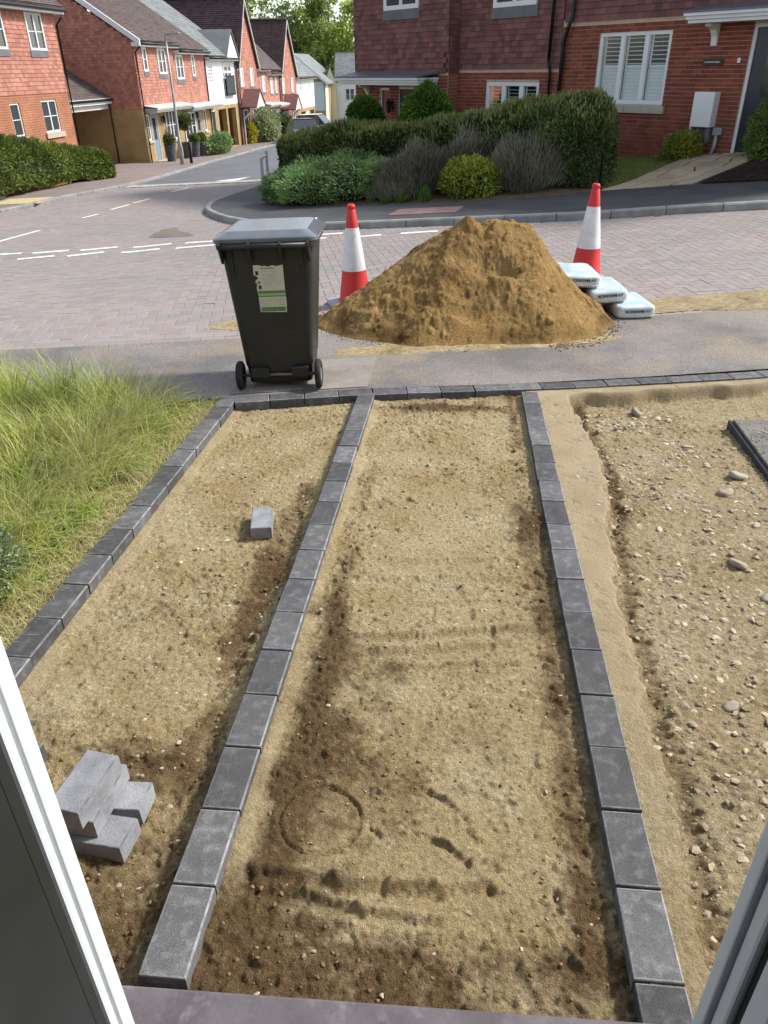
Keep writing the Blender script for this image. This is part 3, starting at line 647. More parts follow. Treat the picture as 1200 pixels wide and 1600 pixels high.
# single flat stones one can pick out
def stone_mesh(seed):
    r_ = np.random.default_rng(seed); import bmesh
    bm = bmesh.new(); bmesh.ops.create_icosphere(bm, subdivisions=2, radius=1)
    for v in bm.verts:
        k = 1 + .38 * float(vn(np.array(v.co.x * 1.7 + seed), np.array(v.co.y * 1.7 + v.co.z), seed)); v.co = Vector((v.co.x * 1.3 * k, v.co.y * .8 * k, max(-.3, min(.32, v.co.z * .7 * k))))
    me = bpy.data.meshes.new('stone'); bm.to_mesh(me); bm.free(); me.materials.append(MATS['stone'])
    me.polygons.foreach_set('use_smooth', [True] * len(me.polygons)); return me
SM = [stone_mesh(k) for k in range(5)]
C, r = scatter(bed_right, 30, QR + .3, 2.5, p0=1.1, rmin=.014, rmax=.036, use_damp=False, powr=1.6)
for k in range(len(C)):
    o = bpy.data.objects.new('stone', SM[k % 5]); col.objects.link(o); o.location = C[k] - np.array((0, 0, r[k] * .2)); o.scale = (r[k],) * 3; o.rotation_euler = (rng.normal(0, .2), rng.normal(0, .2), rng.uniform(0, 6.28))
    tag(o, 'pale flat stone lying loose on the rubble bed right of the path', 'stone', 'loose stones on the rubble bed')

# --- edging rows of charcoal blocks
def block_mesh(name, L, W, H, b, m):
    mb = MB(); l, w2 = L / 2, W / 2
    mb.loft([[(-l, -w2, -H), (l, -w2, -H), (l, w2, -H), (-l, w2, -H)], [(-l, -w2, -b), (l, -w2, -b), (l, w2, -b), (-l, w2, -b)], [(-l + b * .3, -w2 + b * .3, -b * .3), (l - b * .3, -w2 + b * .3, -b * .3), (l - b * .3, w2 - b * .3, -b * .3), (-l + b * .3, w2 - b * .3, -b * .3)], [(-l + b, -w2 + b, 0), (l - b, -w2 + b, 0), (l - b, w2 - b, 0), (-l + b, w2 - b, 0)]])
    me = bpy.data.meshes.new(name); me.from_pydata(mb.V, [], mb.F); me.materials.append(m); me.materials.append(MATS['block_edge'])
    for p in me.polygons:
        if 1 <= p.index // 4 <= 2 and p.index < 12: p.material_index = 1
    return me
EB = block_mesh('block', BLn, BW, .10, .005, MATS['block'])
def row(label, line, p_last=None, tops=zd, h0=.0):
    """blocks laid end to end along line [(x, y), ...]"""
    P = np.array(line); d = np.r_[0, np.cumsum(np.hypot(*np.diff(P, axis=0).T))]; n = int((d[-1] + .02) / BP)
    root = thing('edging_row', label, 'edging', (*P[0], float(tops(*P[0])) - .1), group='charcoal edging rows')
    for k in range(n):
        a = (k + .5) * BP; x = np.interp(a, d, P[:, 0]); y = np.interp(a, d, P[:, 1]); x2 = np.interp(a + .05, d, P[:, 0]); y2 = np.interp(a + .05, d, P[:, 1]); x1 = np.interp(a - .05, d, P[:, 0]); y1 = np.interp(a - .05, d, P[:, 1])
        o = bpy.data.objects.new('block', EB); col.objects.link(o); o.parent = root
        zz = float(tops(x, y)); sl_ = (float(tops(x2, y2)) - float(tops(x1, y1))) / math.hypot(x2 - x1, y2 - y1)
        o.location = (x - P[0][0] + rng.normal(0, .0012), y - P[0][1] + rng.normal(0, .0012), zz + h0 + rng.normal(0, .0012) - (float(tops(*P[0])) - .1))
        o.rotation_euler = (rng.normal(0, .006), -math.atan(sl_) + rng.normal(0, .003), math.atan2(y2 - y1, x2 - x1) + rng.normal(0, .006))
    return root
def rl(q, p_hi, n): return [pq(p_hi, q)[:2], pq(p_hi - n * BP - .001, q)[:2]]
row('charcoal block edging row between the grass and the left bed', rl(QL, 4.77, 16))
row('charcoal block edging row between the left bed and the path bed', rl(QC, 4.89, 17))
row('charcoal block edging row between the path bed and the rubble bed', rl(QR, 4.985, 18))
bl = smoothline([(-1.0, 4.79), (-.165, 4.925), (.977, 4.995), (1.837, 5.09), (2.822, 5.235), (3.6, 5.37), (4.3, 5.51)], 2)
row('charcoal block edging row along the pavement edge by the bin', bl, h0=.006)

# --- loose block and the small stack
DB = block_mesh('dusty_block', .198, .098, .060, .004, MATS['block_dusty'])
def loose(label, x, y, z, rz, tilt=0, group=None, m=None):
    o = bpy.data.objects.new('paving_block', m or DB); col.objects.link(o); o.location = (x, y, z); o.rotation_euler = (tilt, -.04 * math.cos(rz), rz)
    return tag(o, label, 'paving block', group)
def zb(fn, x, y):
    p = x * PA[0] + y * PA[1]; q = x * PA[1] - y * PA[0]; return SL * p + float(fn(np.array([p]), np.array([q]))[0][0])
lx, ly = -.565, 3.03
loose('single pale grey block lying alone on the left bed', lx - .02, ly + .07, zb(bed_left, lx, ly) + .062, R(95))
bz = zb(bed_left, -.82, 1.37)
G = 'small stack of pale grey blocks'
loose('pale grey block in the bottom layer of the stack, nearest the door', -.800, 1.345, bz + .058, R(-12), group=G)
loose('pale grey block in the bottom layer of the stack, away from the door', -.787, 1.455, bz + .058, R(-6), group=G)
loose('pale grey block in the middle layer of the stack', -.815, 1.418, bz + .121, R(81), group=G)
loose('dusty pale grey block topmost of the stack by the white door frame', -.826, 1.40, bz + .184, R(76), group=G)
loose('dark block half hidden behind the white door frame beyond the stack', -1.15, 1.56, zb(bed_left, -1.0, 1.53) + .07, R(70), m=EB)

# --- sunken drain cover
def cover():
    x0, y0 = 2.10, 3.50; z = zb(bed_right, 2.3, 4.0) + .085
    root = thing('drain_cover', 'dark square drain cover with gritty top in the rubble bed', 'drain cover', (x0, y0, z - .1), R(-6)); root['_local'] = 1
    MB().box(0, .6, 0, .93, -.06, .055).build('frame', MATS['cover_side'], root, bevel=.008)
    mb = MB(); mb.box(.025, .575, .025, .905, .0552, .072).build('lid', MATS['cover_top'], root, bevel=.004)
    n = 260; c = np.c_[rng.uniform(.03, .57, n), rng.uniform(.03, .9, n), np.full(n, .074)]
    lumps('grit', c, rng.uniform(.003, .010, n), 'stone_bits', .6, root)
cover()

# ================================================================== SAND HEAP
def heap():
    x0, y0 = .90, 7.03; nx, ny = 400, 330
    X, Y = np.meshgrid(np.linspace(-.75, 2.45, nx), np.linspace(5.75, 8.35, ny), indexing='ij')
    rx0, rx1 = .72, 1.36
    tx = np.clip(X, rx0, rx1); dx = X - tx; dy = (Y - 7.05)
    ang = np.arctan2(dy, dx)
    wob = 1 + .06 * vn(ang * 1.6 + 3, ang * 0, 2) + .045 * vn(ang * 4, ang * 0, 7)
    RX = np.where(dx < 0, 1.24, .74); RY = np.where(dy < 0, 1.04, 1.1)
    dyy = np.sign(dy) * np.maximum(0, np.abs(dy) - .10); d = np.hypot(dx / RX, dyy / (RY - .10)) / wob
    H = np.interp(X, [0, .7, .78, .9, .98, 1.1, 1.2, 1.35, 1.5, 1.7], [.86, .87, .885, .845, .87, .865, .85, .81, .74, .64])
    h = (H - .035) * np.clip(1 - d, 0, 1) ** .97
    h = h - .03 * np.exp(-(((X - .93) / .05) ** 2 + ((Y - 6.95) / .09) ** 2)) + .045 * np.exp(-(((X - .75) / .06) ** 2 + ((Y - 6.97) / .06) ** 2)) + .03 * np.exp(-(((X - 1.0) / .035) ** 2 + ((Y - 6.93) / .04) ** 2))
    body = np.clip(h / .25, 0, 1)
    n1 = fbm(X, Y, .30, 4, 5); n2 = fbm(X + .05 * n1, Y, .11, 4, 9); n3 = fbm(X, Y, .03, 3, 4) * .55
    n4 = fbm(X, Y, .055, 3, 77, .6); h = h + body * (.030 * n1 * sm(.05, .3, d) + .022 * n2) + (.006 + .012 * body) * n3 * (h > .01) + body * .040 * np.maximum(0, n4 - .02) * sm(-.3, .3, fbm(X, Y, .4, 2, 13))
    c1, g1 = crumbs(X + .02 * n1, Y, .085, 21, .012, .045, .62 * sm(-.2, .35, fbm(X, Y, .35, 3, 61))); c2, g2 = crumbs(X, Y + .01 * n2, .032, 31, .005, .016, .2 + .65 * sm(-.2, .3, fbm(X, Y, .3, 3, 66))); disp = np.maximum(c1 * .55, c2 * .7) * np.clip(body * 3, 0, 1)
    clod_tone = np.where(c1 > c2, g1, np.where(c2 > .001, g2, .5))
    lip = np.exp(-((d - .80 - .05 * n1) / .035) ** 2); h = h + .016 * lip * (.5 + n2)
    for k in range(9):      # small slips and hollows on the face
        cx, cy, r_ = rng.uniform(.1, 1.6), rng.uniform(6.25, 6.8), rng.uniform(.04, .10)
        g_ = np.exp(-(((X - cx) / (1.5 * r_)) ** 2 + ((Y - cy) / r_) ** 2)); h = h - .035 * g_ * body + .022 * np.exp(-(((X - cx) / (1.6 * r_)) ** 2 + ((Y - cy + 1.5 * r_) / (.8 * r_)) ** 2)) * body
    toe = np.clip(h, 0, 1)
    Z = zt(X, Y) + np.where(d < 1.0, h, -.03) - .004 + .005 * (n2 > .1) * (d < 1.05)
    damp = np.clip(.35 + .55 * fbm(X, Y, .22, 4, 31) + .3 * n2 + .35 * np.exp(-((d - .92) / .06) ** 2), 0, 1)
    Zs = (Z + np.roll(Z, 1, 0) + np.roll(Z, -1, 0) + np.roll(Z, 1, 1) + np.roll(Z, -1, 1)) / 5; gx, gy = np.gradient(Zs, X[:, 0], Y[0]); nl_ = np.sqrt(gx ** 2 + gy ** 2 + 1)
    X = X - gx / nl_ * disp; Y = Y - gy / nl_ * disp; Z = Z + disp / nl_
    i = np.arange(X.size).reshape(X.shape)
    Fa = np.c_[i[:-1, :-1].ravel(), i[1:, :-1].ravel(), i[1:, 1:].ravel(), i[:-1, 1:].ravel()]
    Fa = Fa[d.ravel()[Fa].min(1) < 1.02]
    o = mesh_np('sand_heap', np.c_[X.ravel(), Y.ravel(), Z.ravel()], Fa, MATS['sand_heap'], smooth=True, vattr={'damp': damp.ravel(), 'mort': np.zeros(X.size), 'clod_tone': clod_tone.ravel()})
    tag(o, 'big heap of damp yellow brown sand tipped at the road edge', 'sand')
    # spilled crumbs round the foot
    a = rng.uniform(0, 6.28, 2600); rr = 1 + np.abs(rng.normal(0, .085, 2600)) - .05
    C = np.c_[np.where(np.cos(a) < 0, rx0 + 1.24 * rr * np.cos(a), rx1 + .74 * rr * np.cos(a)), 7.05 + 1.07 * rr * np.sin(a)]
    C = np.c_[C, zt(C[:, 0], C[:, 1]) + .006]
    tag(lumps('sand_crumbs', C, .003 + .009 * rng.random(2600) ** 3, 'clods'), 'loose crumbs of sand around the foot of the heap', 'sand', kind='stuff')
heap()
def sandfilm(name, label, cx, cy, rx, ry, m, seed, lift=.005):
    n = 90; X, Y = np.meshgrid(np.linspace(-1, 1, n), np.linspace(-1, 1, 50), indexing='ij'); WX = cx + X * rx; WY = cy + Y * ry + .135 * X * rx
    k = np.hypot(X, Y) + .28 * fbm(WX, WY, .35, 4, seed)
    Z = zt(WX, WY) + lift + .012 * np.clip(1 - k, 0, 1) * (1 + fbm(WX, WY, .06, 3, seed + 1)) - .006 * (k > .95)
    i = np.arange(X.size).reshape(X.shape); Fa = np.c_[i[:-1, :-1].ravel(), i[1:, :-1].ravel(), i[1:, 1:].ravel(), i[:-1, 1:].ravel()]
    Fa = Fa[k.ravel()[Fa].max(1) < .97]
    tag(mesh_np(name, np.c_[WX.ravel(), WY.ravel(), Z.ravel()], Fa, MATS[m], smooth=True, vattr={'damp': np.clip(.35 + .6 * fbm(WX, WY, .2, 4, seed + 3), 0, 1).ravel(), 'mort': np.zeros(X.size), 'clod_tone': (.5 + .5 * fbm(WX, WY, .02, 2, 3)).ravel()}), label, 'sand', kind='stuff')
sandfilm('spilled_sand', 'thin drift of sand and soil in the gutter right of the bags', 3.9, 7.38, 1.9, .36, 'rubble_bed', 71)
sandfilm('spilled_sand', 'thin skirt of washed sand on the pavement before the heap', .8, 6.1, 1.25, .24, 'sand_bed', 81, .0045)
sandfilm('spilled_sand', 'small smear of sand on the road pavers left of the heap', -1.05, 6.9, .55, .28, 'sand_bed', 91, .003)

# ================================================================== CEMENT BAGS
def bag(label, x, y, z, rz, a=.176, b=.28, c=.062, tilt=0, seed=0):
    root = thing('cement_bag', label, 'cement bag', (x, y, z), rz, 'cement bags stepped beside the sand heap'); root['_local'] = 1; root.rotation_euler = (0, tilt, rz)
    nu, nv = 48, 26; rings = []; e = .30
    def sp(v, p): return math.copysign(abs(v) ** p, v)
    V = []; T = []
    for j in range(nv + 1):
        ph = -math.pi / 2 + math.pi * j / nv
        for i in range(nu):
            th = 2 * math.pi * i / nu
            cz = sp(math.sin(ph), .42); cr = abs(math.cos(ph)) ** .22
            X = a * cr * sp(math.cos(th), .22); Y = b * cr * sp(math.sin(th), .2); Z = c * cz
            k = .006 * float(vn(np.array(X * 14 + seed), np.array(Y * 11 + Z * 20), seed)) + .003 * float(vn(np.array(X * 40 + seed), np.array(Y * 40 + Z * 60), seed + 3))
            V.append((X * (1 + k * 2), Y * (1 + k), c + Z * (1 + .08 * math.cos(X * 9) * math.cos(Y * 6)) + k * .8))
    Fa = [(j * nu + i, j * nu + (i + 1) % nu, (j + 1) * nu + (i + 1) % nu, (j + 1) * nu + i) for j in range(nv) for i in range(nu)]
    V = np.array(V); Fa = np.array(Fa); zc = V[Fa][:, :, 2].mean(1); yc = V[Fa][:, :, 1].mean(1)
    top = (zc > 1.62 * c)
    o = mesh_np('sack', V, Fa, MATS['bag'], root, smooth=True)
    o.data.materials.append(MATS['bag_blue']); o.data.polygons.foreach_set('material_index', top.astype(np.int32))
    # lower seam fold along the front
    MB().tube([(-a * .86, -b * .985, c * .52), (-a * .3, -b * 1.006, c * .47), (a * .3, -b * 1.006, c * .5), (a * .86, -b * .985, c * .52)], .0035, 6).build('seam', MATS['bag'], root, smooth=True)
    # printed name, upside down as it lies, and its mark
    def text(body, size, px, pz):
        cu = bpy.data.curves.new('print', 'FONT'); cu.body = body; cu.size = size; cu.align_x = 'CENTER'; cu.align_y = 'CENTER'; cu.extrude = .0004; cu.offset = .0008
        t = bpy.data.objects.new('tmp', cu); col.objects.link(t); dg = bpy.context.evaluated_depsgraph_get(); dg.update()
        me = bpy.data.meshes.new_from_object(t.evaluated_get(dg)); bpy.data.objects.remove(t); bpy.data.curves.remove(cu)
        me.materials.clear(); me.materials.append(MATS['print'])
        q = bpy.data.objects.new('lettering', me); col.objects.link(q); q.parent = root; q.location = (px, -b * 1.012 - .002, pz); q.rotation_euler = (R(90), R(180), 0)
        return q
    text('MANNOK', .040, -.025, c * 1.25)
    q = MB(); X0, Z0, s_ = .098, c * 1.25, .019
    for x_ in (-1.15, .05):
        q.prism([(x_, -.8), (x_ + .45, -.8), (x_ + 1.2, .8), (x_ + .75, .8)], lambda u, v: (X0 + u * s_, -b * 1.012 - .002, Z0 + v * s_ * .8), lambda u, v: (X0 + u * s_, -b * 1.012 - .0028, Z0 + v * s_ * .8))
    q.prism([(-1.35, .0), (-.9, -.8), (-.6, -.8), (-1.05, .0)], lambda u, v: (X0 + u * s_, -b * 1.012 - .002, Z0 + v * s_ * .8), lambda u, v: (X0 + u * s_, -b * 1.012 - .0028, Z0 + v * s_ * .8))
    q.build('logo_mark', MATS['print'], root)
    return root
bzz = float(zt(2.3, 7.05))
bag('white cement bag lowest of the three, farthest from the sand heap', 2.30, 7.06, bzz + .002, R(3), seed=1)
bag('white cement bag in the middle of the three stepped bags', 2.075, 7.17, bzz + .118, R(2), tilt=R(-3), seed=2)
bag('white cement bag topmost of the three, leaning on the sand heap', 1.83, 7.24, bzz + .242, R(1), tilt=R(2), seed=3)

# ================================================================== TRAFFIC CONES
def cone(label, x, y, H, rz, lean=0):
    z = float(zt(x, y)); root = thing('traffic_cone', label, 'traffic cone', (x, y, z), rz, 'traffic cones flanking the sand heap'); root['_local'] = 1
    root.rotation_euler = (0, lean, rz)
    r = lambda t: (.158 * (1 - t) + .034 * t) * H / .95
    zb_ = .05
    f = lambda t: zb_ + t * (H - zb_)
    mb = MB(); mb.lathe([(r(0) + .012, f(0)), (r(0) + .010, f(.015)), (r(.03), f(.03)), (r(.34) , f(.34))], n=40, cap=False).build('lower_band', MATS['cone_red'], root, smooth=True)
    MB().lathe([(r(.335) + .0015, f(.335)), (r(.5) + .0025, f(.5)), (r(.77) + .0015, f(.77))], n=40, cap=False).build('reflective_sleeve', MATS['cone_white'], root, smooth=True)
    MB().lathe([(r(.765), f(.765)), (r(.94), f(.94)), (r(.945) - .006, f(.948)), (r(.95) - .006, f(.96)), (r(.955) + .003, f(.966)), (r(.98) + .002, f(.985)), (r(1) - .006, f(1)), (.012, f(1.0)), (.010, f(.97))], n=40, cap=False).build('tip', MATS['cone_red'], root, smooth=True)
    s_ = .25; b = MB()
    def sq(s2, z_): return [(s2 * math.copysign(min(1, abs(math.cos(a)) * 1.25), math.cos(a)), s2 * math.copysign(min(1, abs(math.sin(a)) * 1.25), math.sin(a)), z_) for a in [2 * math.pi * k / 32 for k in range(32)]]
    b.loft([sq(s_, .004), sq(s_ + .004, .02), sq(s_ - .01, .042), sq(s_ - .05, .05), sq(.12, .052)]).build('base', MATS['cone_base'], root)
    q = MB()
    for k in range(3): q.box(-.02 + k * .012, .05 - k * .006, -r(.1) - .006, -r(.1) - .002, f(.12) + k * .02, f(.12) + k * .02 + .004)
    return root
cone('red and white traffic cone standing left of the sand heap', -.253, 7.60, .95, R(18), R(-1.0))
cone('red and white traffic cone standing behind the cement bags', 2.20, 8.28, .985, R(8), R(.4))

# ================================================================== WHEELIE BIN (its back turned to us)
def rrect(w_, d, r, z, cy=0, n=6):
    o = []
    for cx, cyy, a0 in ((w_ / 2 - r, d / 2 - r, 0), (-w_ / 2 + r, d / 2 - r, 90), (-w_ / 2 + r, -d / 2 + r, 180), (w_ / 2 - r, -d / 2 + r, 270)):
        for k in range(n + 1):
            a = R(a0 + 90 * k / n); o.append((cx + r * math.cos(a), cy + cyy + r * math.sin(a), z))
    return o
def bin_():
    x, y = -.705, 5.28; z = float(zt(x, y)) + .006
    root = thing('wheelie_bin', 'tall dark grey wheelie bin with torn label standing on the pavement', 'wheelie bin', (x, y, z), R(3)); root['_local'] = 1
    root.rotation_euler = (R(-2.2), R(-1.2), R(-1))
    yr = lambda t: -.235 - .075 * t                         # rear face leans back towards the top
    body = MB(); rings = []
    for t in (0, .03, .12, .13, .3, .5, .7, .9, .97, 1.0):
        w_ = .45 + .145 * t; d = .44 + .19 * t; zz = .04 + .93 * t
        if t < .125: w_ -= .012
        rings.append(rrect(w_, d, .045, zz, yr(t) + d / 2))
    body.loft(rings)
    body.loft([rrect(.61, .66, .05, .945, yr(1) + .305), rrect(.64, .685, .055, .95, yr(1) + .305), rrect(.64, .685, .055, .985, yr(1) + .305), rrect(.61, .66, .05, .988, yr(1) + .305)])
    b = body.build('body', MATS['bin'], root, smooth=False, bevel=.004)
    # lid: shallow dome sloping, overhanging rim
    L = MB(); cy = yr(1) + .33
    L.loft([rrect(.665, .72, .06, .986, cy), rrect(.672, .728, .06, .992, cy), rrect(.672, .728, .06, 1.014, cy), rrect(.64, .70, .06, 1.022, cy), rrect(.53, .60, .06, 1.050, cy + .02), rrect(.50, .57, .06, 1.052, cy + .02)])
    lid = L.build('lid', MATS['bin_lid'], root, bevel=.004)
    MB().lathe([(.036, 1.0), (.036, 1.046), (.026, 1.048), (.026, 1.0)], (.25, cy + .31, 0), 16, False).build('lid_grip', MATS['bin_lid'], lid, smooth=True)
    # rear handle bar with hinge lugs
    hb = MB(); hb.tube([(-.285, yr(1) - .062, .972), (.275, yr(1) - .062, .972)], .0165, 12).build('handle', MATS['bin'], root, smooth=True)
    for sx in (-.285, -.10, .10, .275):
        q = MB(); q.prism([(-.07, .955), (-.082, .985), (-.04, 1.0), (.03, 1.0), (.03, .90), (-.005, .86)], lambda u, v: (sx - .008, yr(1) + u, v), lambda u, v: (sx + .008, yr(1) + u, v)); q.build('hinge_lug', MATS['bin'], root, bevel=.002)
    for sx in (-.225, .225):    # strengthening gussets under the rim
        q = MB(); q.prism([(0, .95), (-.03, .95), (-.004, .78), (0, .78)], lambda u, v: (sx - .005, yr(.85) + u, v), lambda u, v: (sx + .005, yr(.85) + u, v)); q.build('gusset', MATS['bin'], root)
    # foot: moulded pads, recess, axle
    MB().box(-.055, .075, yr(0) - .004, yr(0) + .05, .075, .195).build('foot_recess', MATS['interior'], root)
    for a0, a1 in ((-.195, -.07), (.09, .205)):
        MB().box(a0, a1, yr(0) - .05, yr(0) + .02, .085, .155).build('axle_housing', MATS['bin'], root, bevel=.006)
    MB().tube([(-.28, yr(0) - .02, .10), (.28, yr(0) - .02, .10)], .011, 10).build('axle', MATS['axle'], root, smooth=True)
    for sx in (-1, 1):
        w_ = MB(); xc = sx * .272
        pr = [(.062, -.021), (.088, -.021), (.100, -.012), (.100, .012), (.088, .021), (.062, .021)]
        rg = [[(xc + dx, yr(0) - .02 + r_ * math.cos(a), .10 + r_ * math.sin(a)) for r_, dx in pr] for a in [2 * math.pi * k / 28 for k in range(28)]]
        w_.loft(rg + [rg[0]], False); wh = w_.build('wheel', MATS['rubber'], root, smooth=True)
        h_ = MB(); pr = [(.0, -.012), (.05, -.012), (.064, -.016), (.064, .016), (.05, .012), (0, .012)]
        rg = [[(xc + dx, yr(0) - .02 + r_ * math.cos(a), .10 + r_ * math.sin(a)) for r_, dx in pr] for a in [2 * math.pi * k / 28 for k in range(28)]]
        h_.loft(rg + [rg[0]], False); h_.build('hub', MATS['galv'] if sx > 0 else MATS['rubber'], wh, smooth=True)
    # torn paper label on the back
    def on(u, v, e=0):
        t = (v - .04) / .93; return (u, yr(t) - .0025 - e, v)
    out = [(-.095, .845), (-.06, .846), (-.035, .838), (-.02, .842), (.0, .834), (.03, .843), (.055, .836), (.098, .845), (.097, .70), (.099, .60), (.094, .535), (-.08, .54), (-.082, .60), (-.083, .66), (-.088, .70), (-.080, .725), (-.092, .735), (-.088, .75), (-.072, .758), (-.074, .77), (-.098, .785)]
    lb = MB(); lb.add([on(*p) for p in out], [tuple(range(len(out)))]); lab = lb.build('label', MATS['paper'], root, label='torn cream paper label with green bands')
    def patch(nm, u0, u1, v0, v1, m, e=.0012): MB().add([on(u0, v0, e), on(u1, v0, e), on(u1, v1, e), on(u0, v1, e)], [(0, 1, 2, 3)]).build(nm, MATS[m], lab)
    patch('green_band', -.081, .096, .662, .680, 'green_ink'); patch('pale_green_band', -.081, .096, .648, .660, 'pale_green_ink'); patch('green_band', -.081, .097, .640, .647, 'green_ink'); patch('green_band', -.074, .089, .543, .572, 'green_ink')
    patch('printed_square', -.085, -.066, .782, .808, 'dark_ink'); patch('printed_square', -.078, -.058, .728, .743, 'green_ink'); patch('printed_square', -.073, -.056, .690, .717, 'dark_ink')
    for k in range(7): patch('printed_line', -.04, .02 + .06 * random.random(), .800 - k * .015, .803 - k * .015, 'faded_ink')
    for k in range(4): patch('printed_line', -.078, .088, .584 + k * .013, .5865 + k * .013, 'faded_ink')
    for k in range(9): patch('printed_letter', -.045 + k * .0095, -.038 + k * .0095, .820 + .003 * (k % 2), .829 - .002 * (k % 3), 'dark_ink')
bin_()

# ================================================================== DOORWAY we look out of
def doorway():
    sill = MB(); zt_, zb2 = .03, -.06
    c = [(-.60, .40), (.62, .40), (.62, .795), (-.60, .895)]
    sl_ = MB(); n = 5
    root = thing('door_sill', 'purple brown smooth tiled door sill at the foot of the picture', 'door sill', (0, .6, 0))
    MB().hexa([(*p, -.12) for p in c] + [(*p, .03) for p in c]).build('slab', MATS['sill'], root, bevel=.008)
    fr = thing('door_frame', 'white plastic door frame around the open doorway we look through', 'door frame', (0, .58, 0))
    y0, y1 = .545, .625
    # left jamb: rounded outer bead, groove, inner bead
    MB().box(-.475, -.406, y1 - .030, y1, -.0, 2.1).build('jamb', MATS['upvc'], fr, bevel=.004)
    MB().box(-.475, -.4085, y1 - .052, y1 - .0325, 0, 2.1).build('jamb_bead', MATS['upvc'], fr, bevel=.006)
    MB().box(-.475, -.412, y1 - .075, y1 - .0545, 0, 2.1).build('jamb_seal', MATS['door_dark'], fr)
    MB().box(-.406, -.392, y1 - .024, y1 - .004, .085, .16).build('strike_keep', MATS['upvc'], fr, bevel=.003)
    MB().box(.479, .57, y1 - .026, y1, 0, 2.1).build('jamb', MATS['upvc_grey'], fr, bevel=.004)
    MB().box(.486, .57, y1 - .058, y1 - .0285, 0, 2.1).build('jamb_bead', MATS['upvc_grey'], fr, bevel=.006)
    MB().box(.497, .57, y1 - .070, y1 - .0605, 0, 2.1).build('jamb_seal', MATS['seal'], fr)
    MB().box(.492, .57, y1 - .118, y1 - .072, 0, 2.1).build('jamb_bead', MATS['upvc_grey'], fr, bevel=.006)
    MB().box(.494, .60, .40, y1 - .121, 0, 2.1).build('jamb_lining', MATS['door_dark'], fr, bevel=.004)
    MB().box(-.475, .57, y1 - .10, y1, 2.103, 2.18).build('head', MATS['upvc'], fr, bevel=.004)
    lf = thing('door_leaf', 'dark grey front door standing open along the left side', 'door', (-.44, .52, 0))
    MB().box(-.465, -.412, -.42, .5495, .02, 2.08).build('panel', MATS['door_dark'], lf, bevel=.001)
    pass
    hw = thing('hallway', 'unseen pale plastered hallway and brick front wall around the doorway we stand in', 'hallway', (0, 0, 0))  # hall out of view, added to keep sky light off the open door
    MB().box(-2.6, -.478, .30, .58, -.3, 2.7).build('front_wall', MATS['brick_red_far'], hw); MB().box(.605, 2.6, .30, .58, -.3, 2.7).build('front_wall', MATS['brick_red_far'], hw); MB().box(-.477, .604, .30, .58, 2.185, 2.7).build('lintel', MATS['brick_red_far'], hw)
    MB().box(-1.3, 1.3, -2.6, .299, 2.4, 2.5).build('ceiling', MATS['upvc'], hw); MB().box(-1.3, -1.2, -2.6, .299, 0, 2.4).build('side_wall', MATS['blind'], hw); MB().box(1.2, 1.3, -2.6, .299, 0, 2.4).build('side_wall', MATS['blind'], hw); MB().box(-1.2, 1.2, -2.6, -2.5, 0, 2.4).build('back_wall', MATS['blind'], hw); MB().box(-1.2, 1.2, -2.5, .38, -.1, .0).build('floor', MATS['bark'], hw)
doorway()

# ================================================================== GRASS AND SMALL SHRUB left of the plot
strip('verge', [pq(.6, -1.60)[:2], pq(4.75, -1.60)[:2]], [(-7, 1.2), (-7.4, 4.2)], 60, 40, MATS['lawn_soil'], -.03, zf=lambda x, y: zd(x, y) + .012 * fbm(x, y, .2, 3, 2))
mat('verge_soil', (.20, .135, .065), (.12, .10, .04), scale=5, fine=.3, fscale=80, bump=.02, bscale=40, rough=.95)
bpy.data.objects['verge'].data.materials[0] = MATS['verge_soil']
def blades(name, label, X, Y, Z, H, lean, az, wd, m, cat='grass', parent=None):
    n = len(X); seg = 4; t = np.linspace(0, 1, seg + 1)
    px = np.cos(az + np.pi / 2); py = np.sin(az + np.pi / 2)
    V = np.zeros((n, seg + 1, 2, 3))
    for k, tt in enumerate(t):
        L = lean * tt ** 1.8; hh = H * (tt - .35 * (lean / (H + 1e-6)).clip(0, 1.6) * tt ** 2.4)
        w_ = wd * (1 - tt ** 1.6) + .0004
        for s_ in (0, 1):
            sg = -1 if s_ == 0 else 1
            V[:, k, s_, 0] = X + np.cos(az) * L + px * w_ * sg; V[:, k, s_, 1] = Y + np.sin(az) * L + py * w_ * sg; V[:, k, s_, 2] = Z + hh
    b = (np.arange(n) * (seg + 1) * 2)[:, None, None]; q = np.array([(2 * k, 2 * k + 1, 2 * k + 3, 2 * k + 2) for k in range(seg)])[None]
    o = mesh_np(name, V.reshape(-1, 3), (b + q).reshape(-1, 4), m, parent, tint=np.repeat(rng.random(n), seg), kind='stuff' if parent is None else None, smooth=True)
    if label: tag(o, label, cat)
    return o
leafmat('grass_green', (.20, .31, .045), (.42, .46, .11), .4, .6)
leafmat('grass_straw', (.56, .50, .27), (.48, .45, .19), .35, .3)
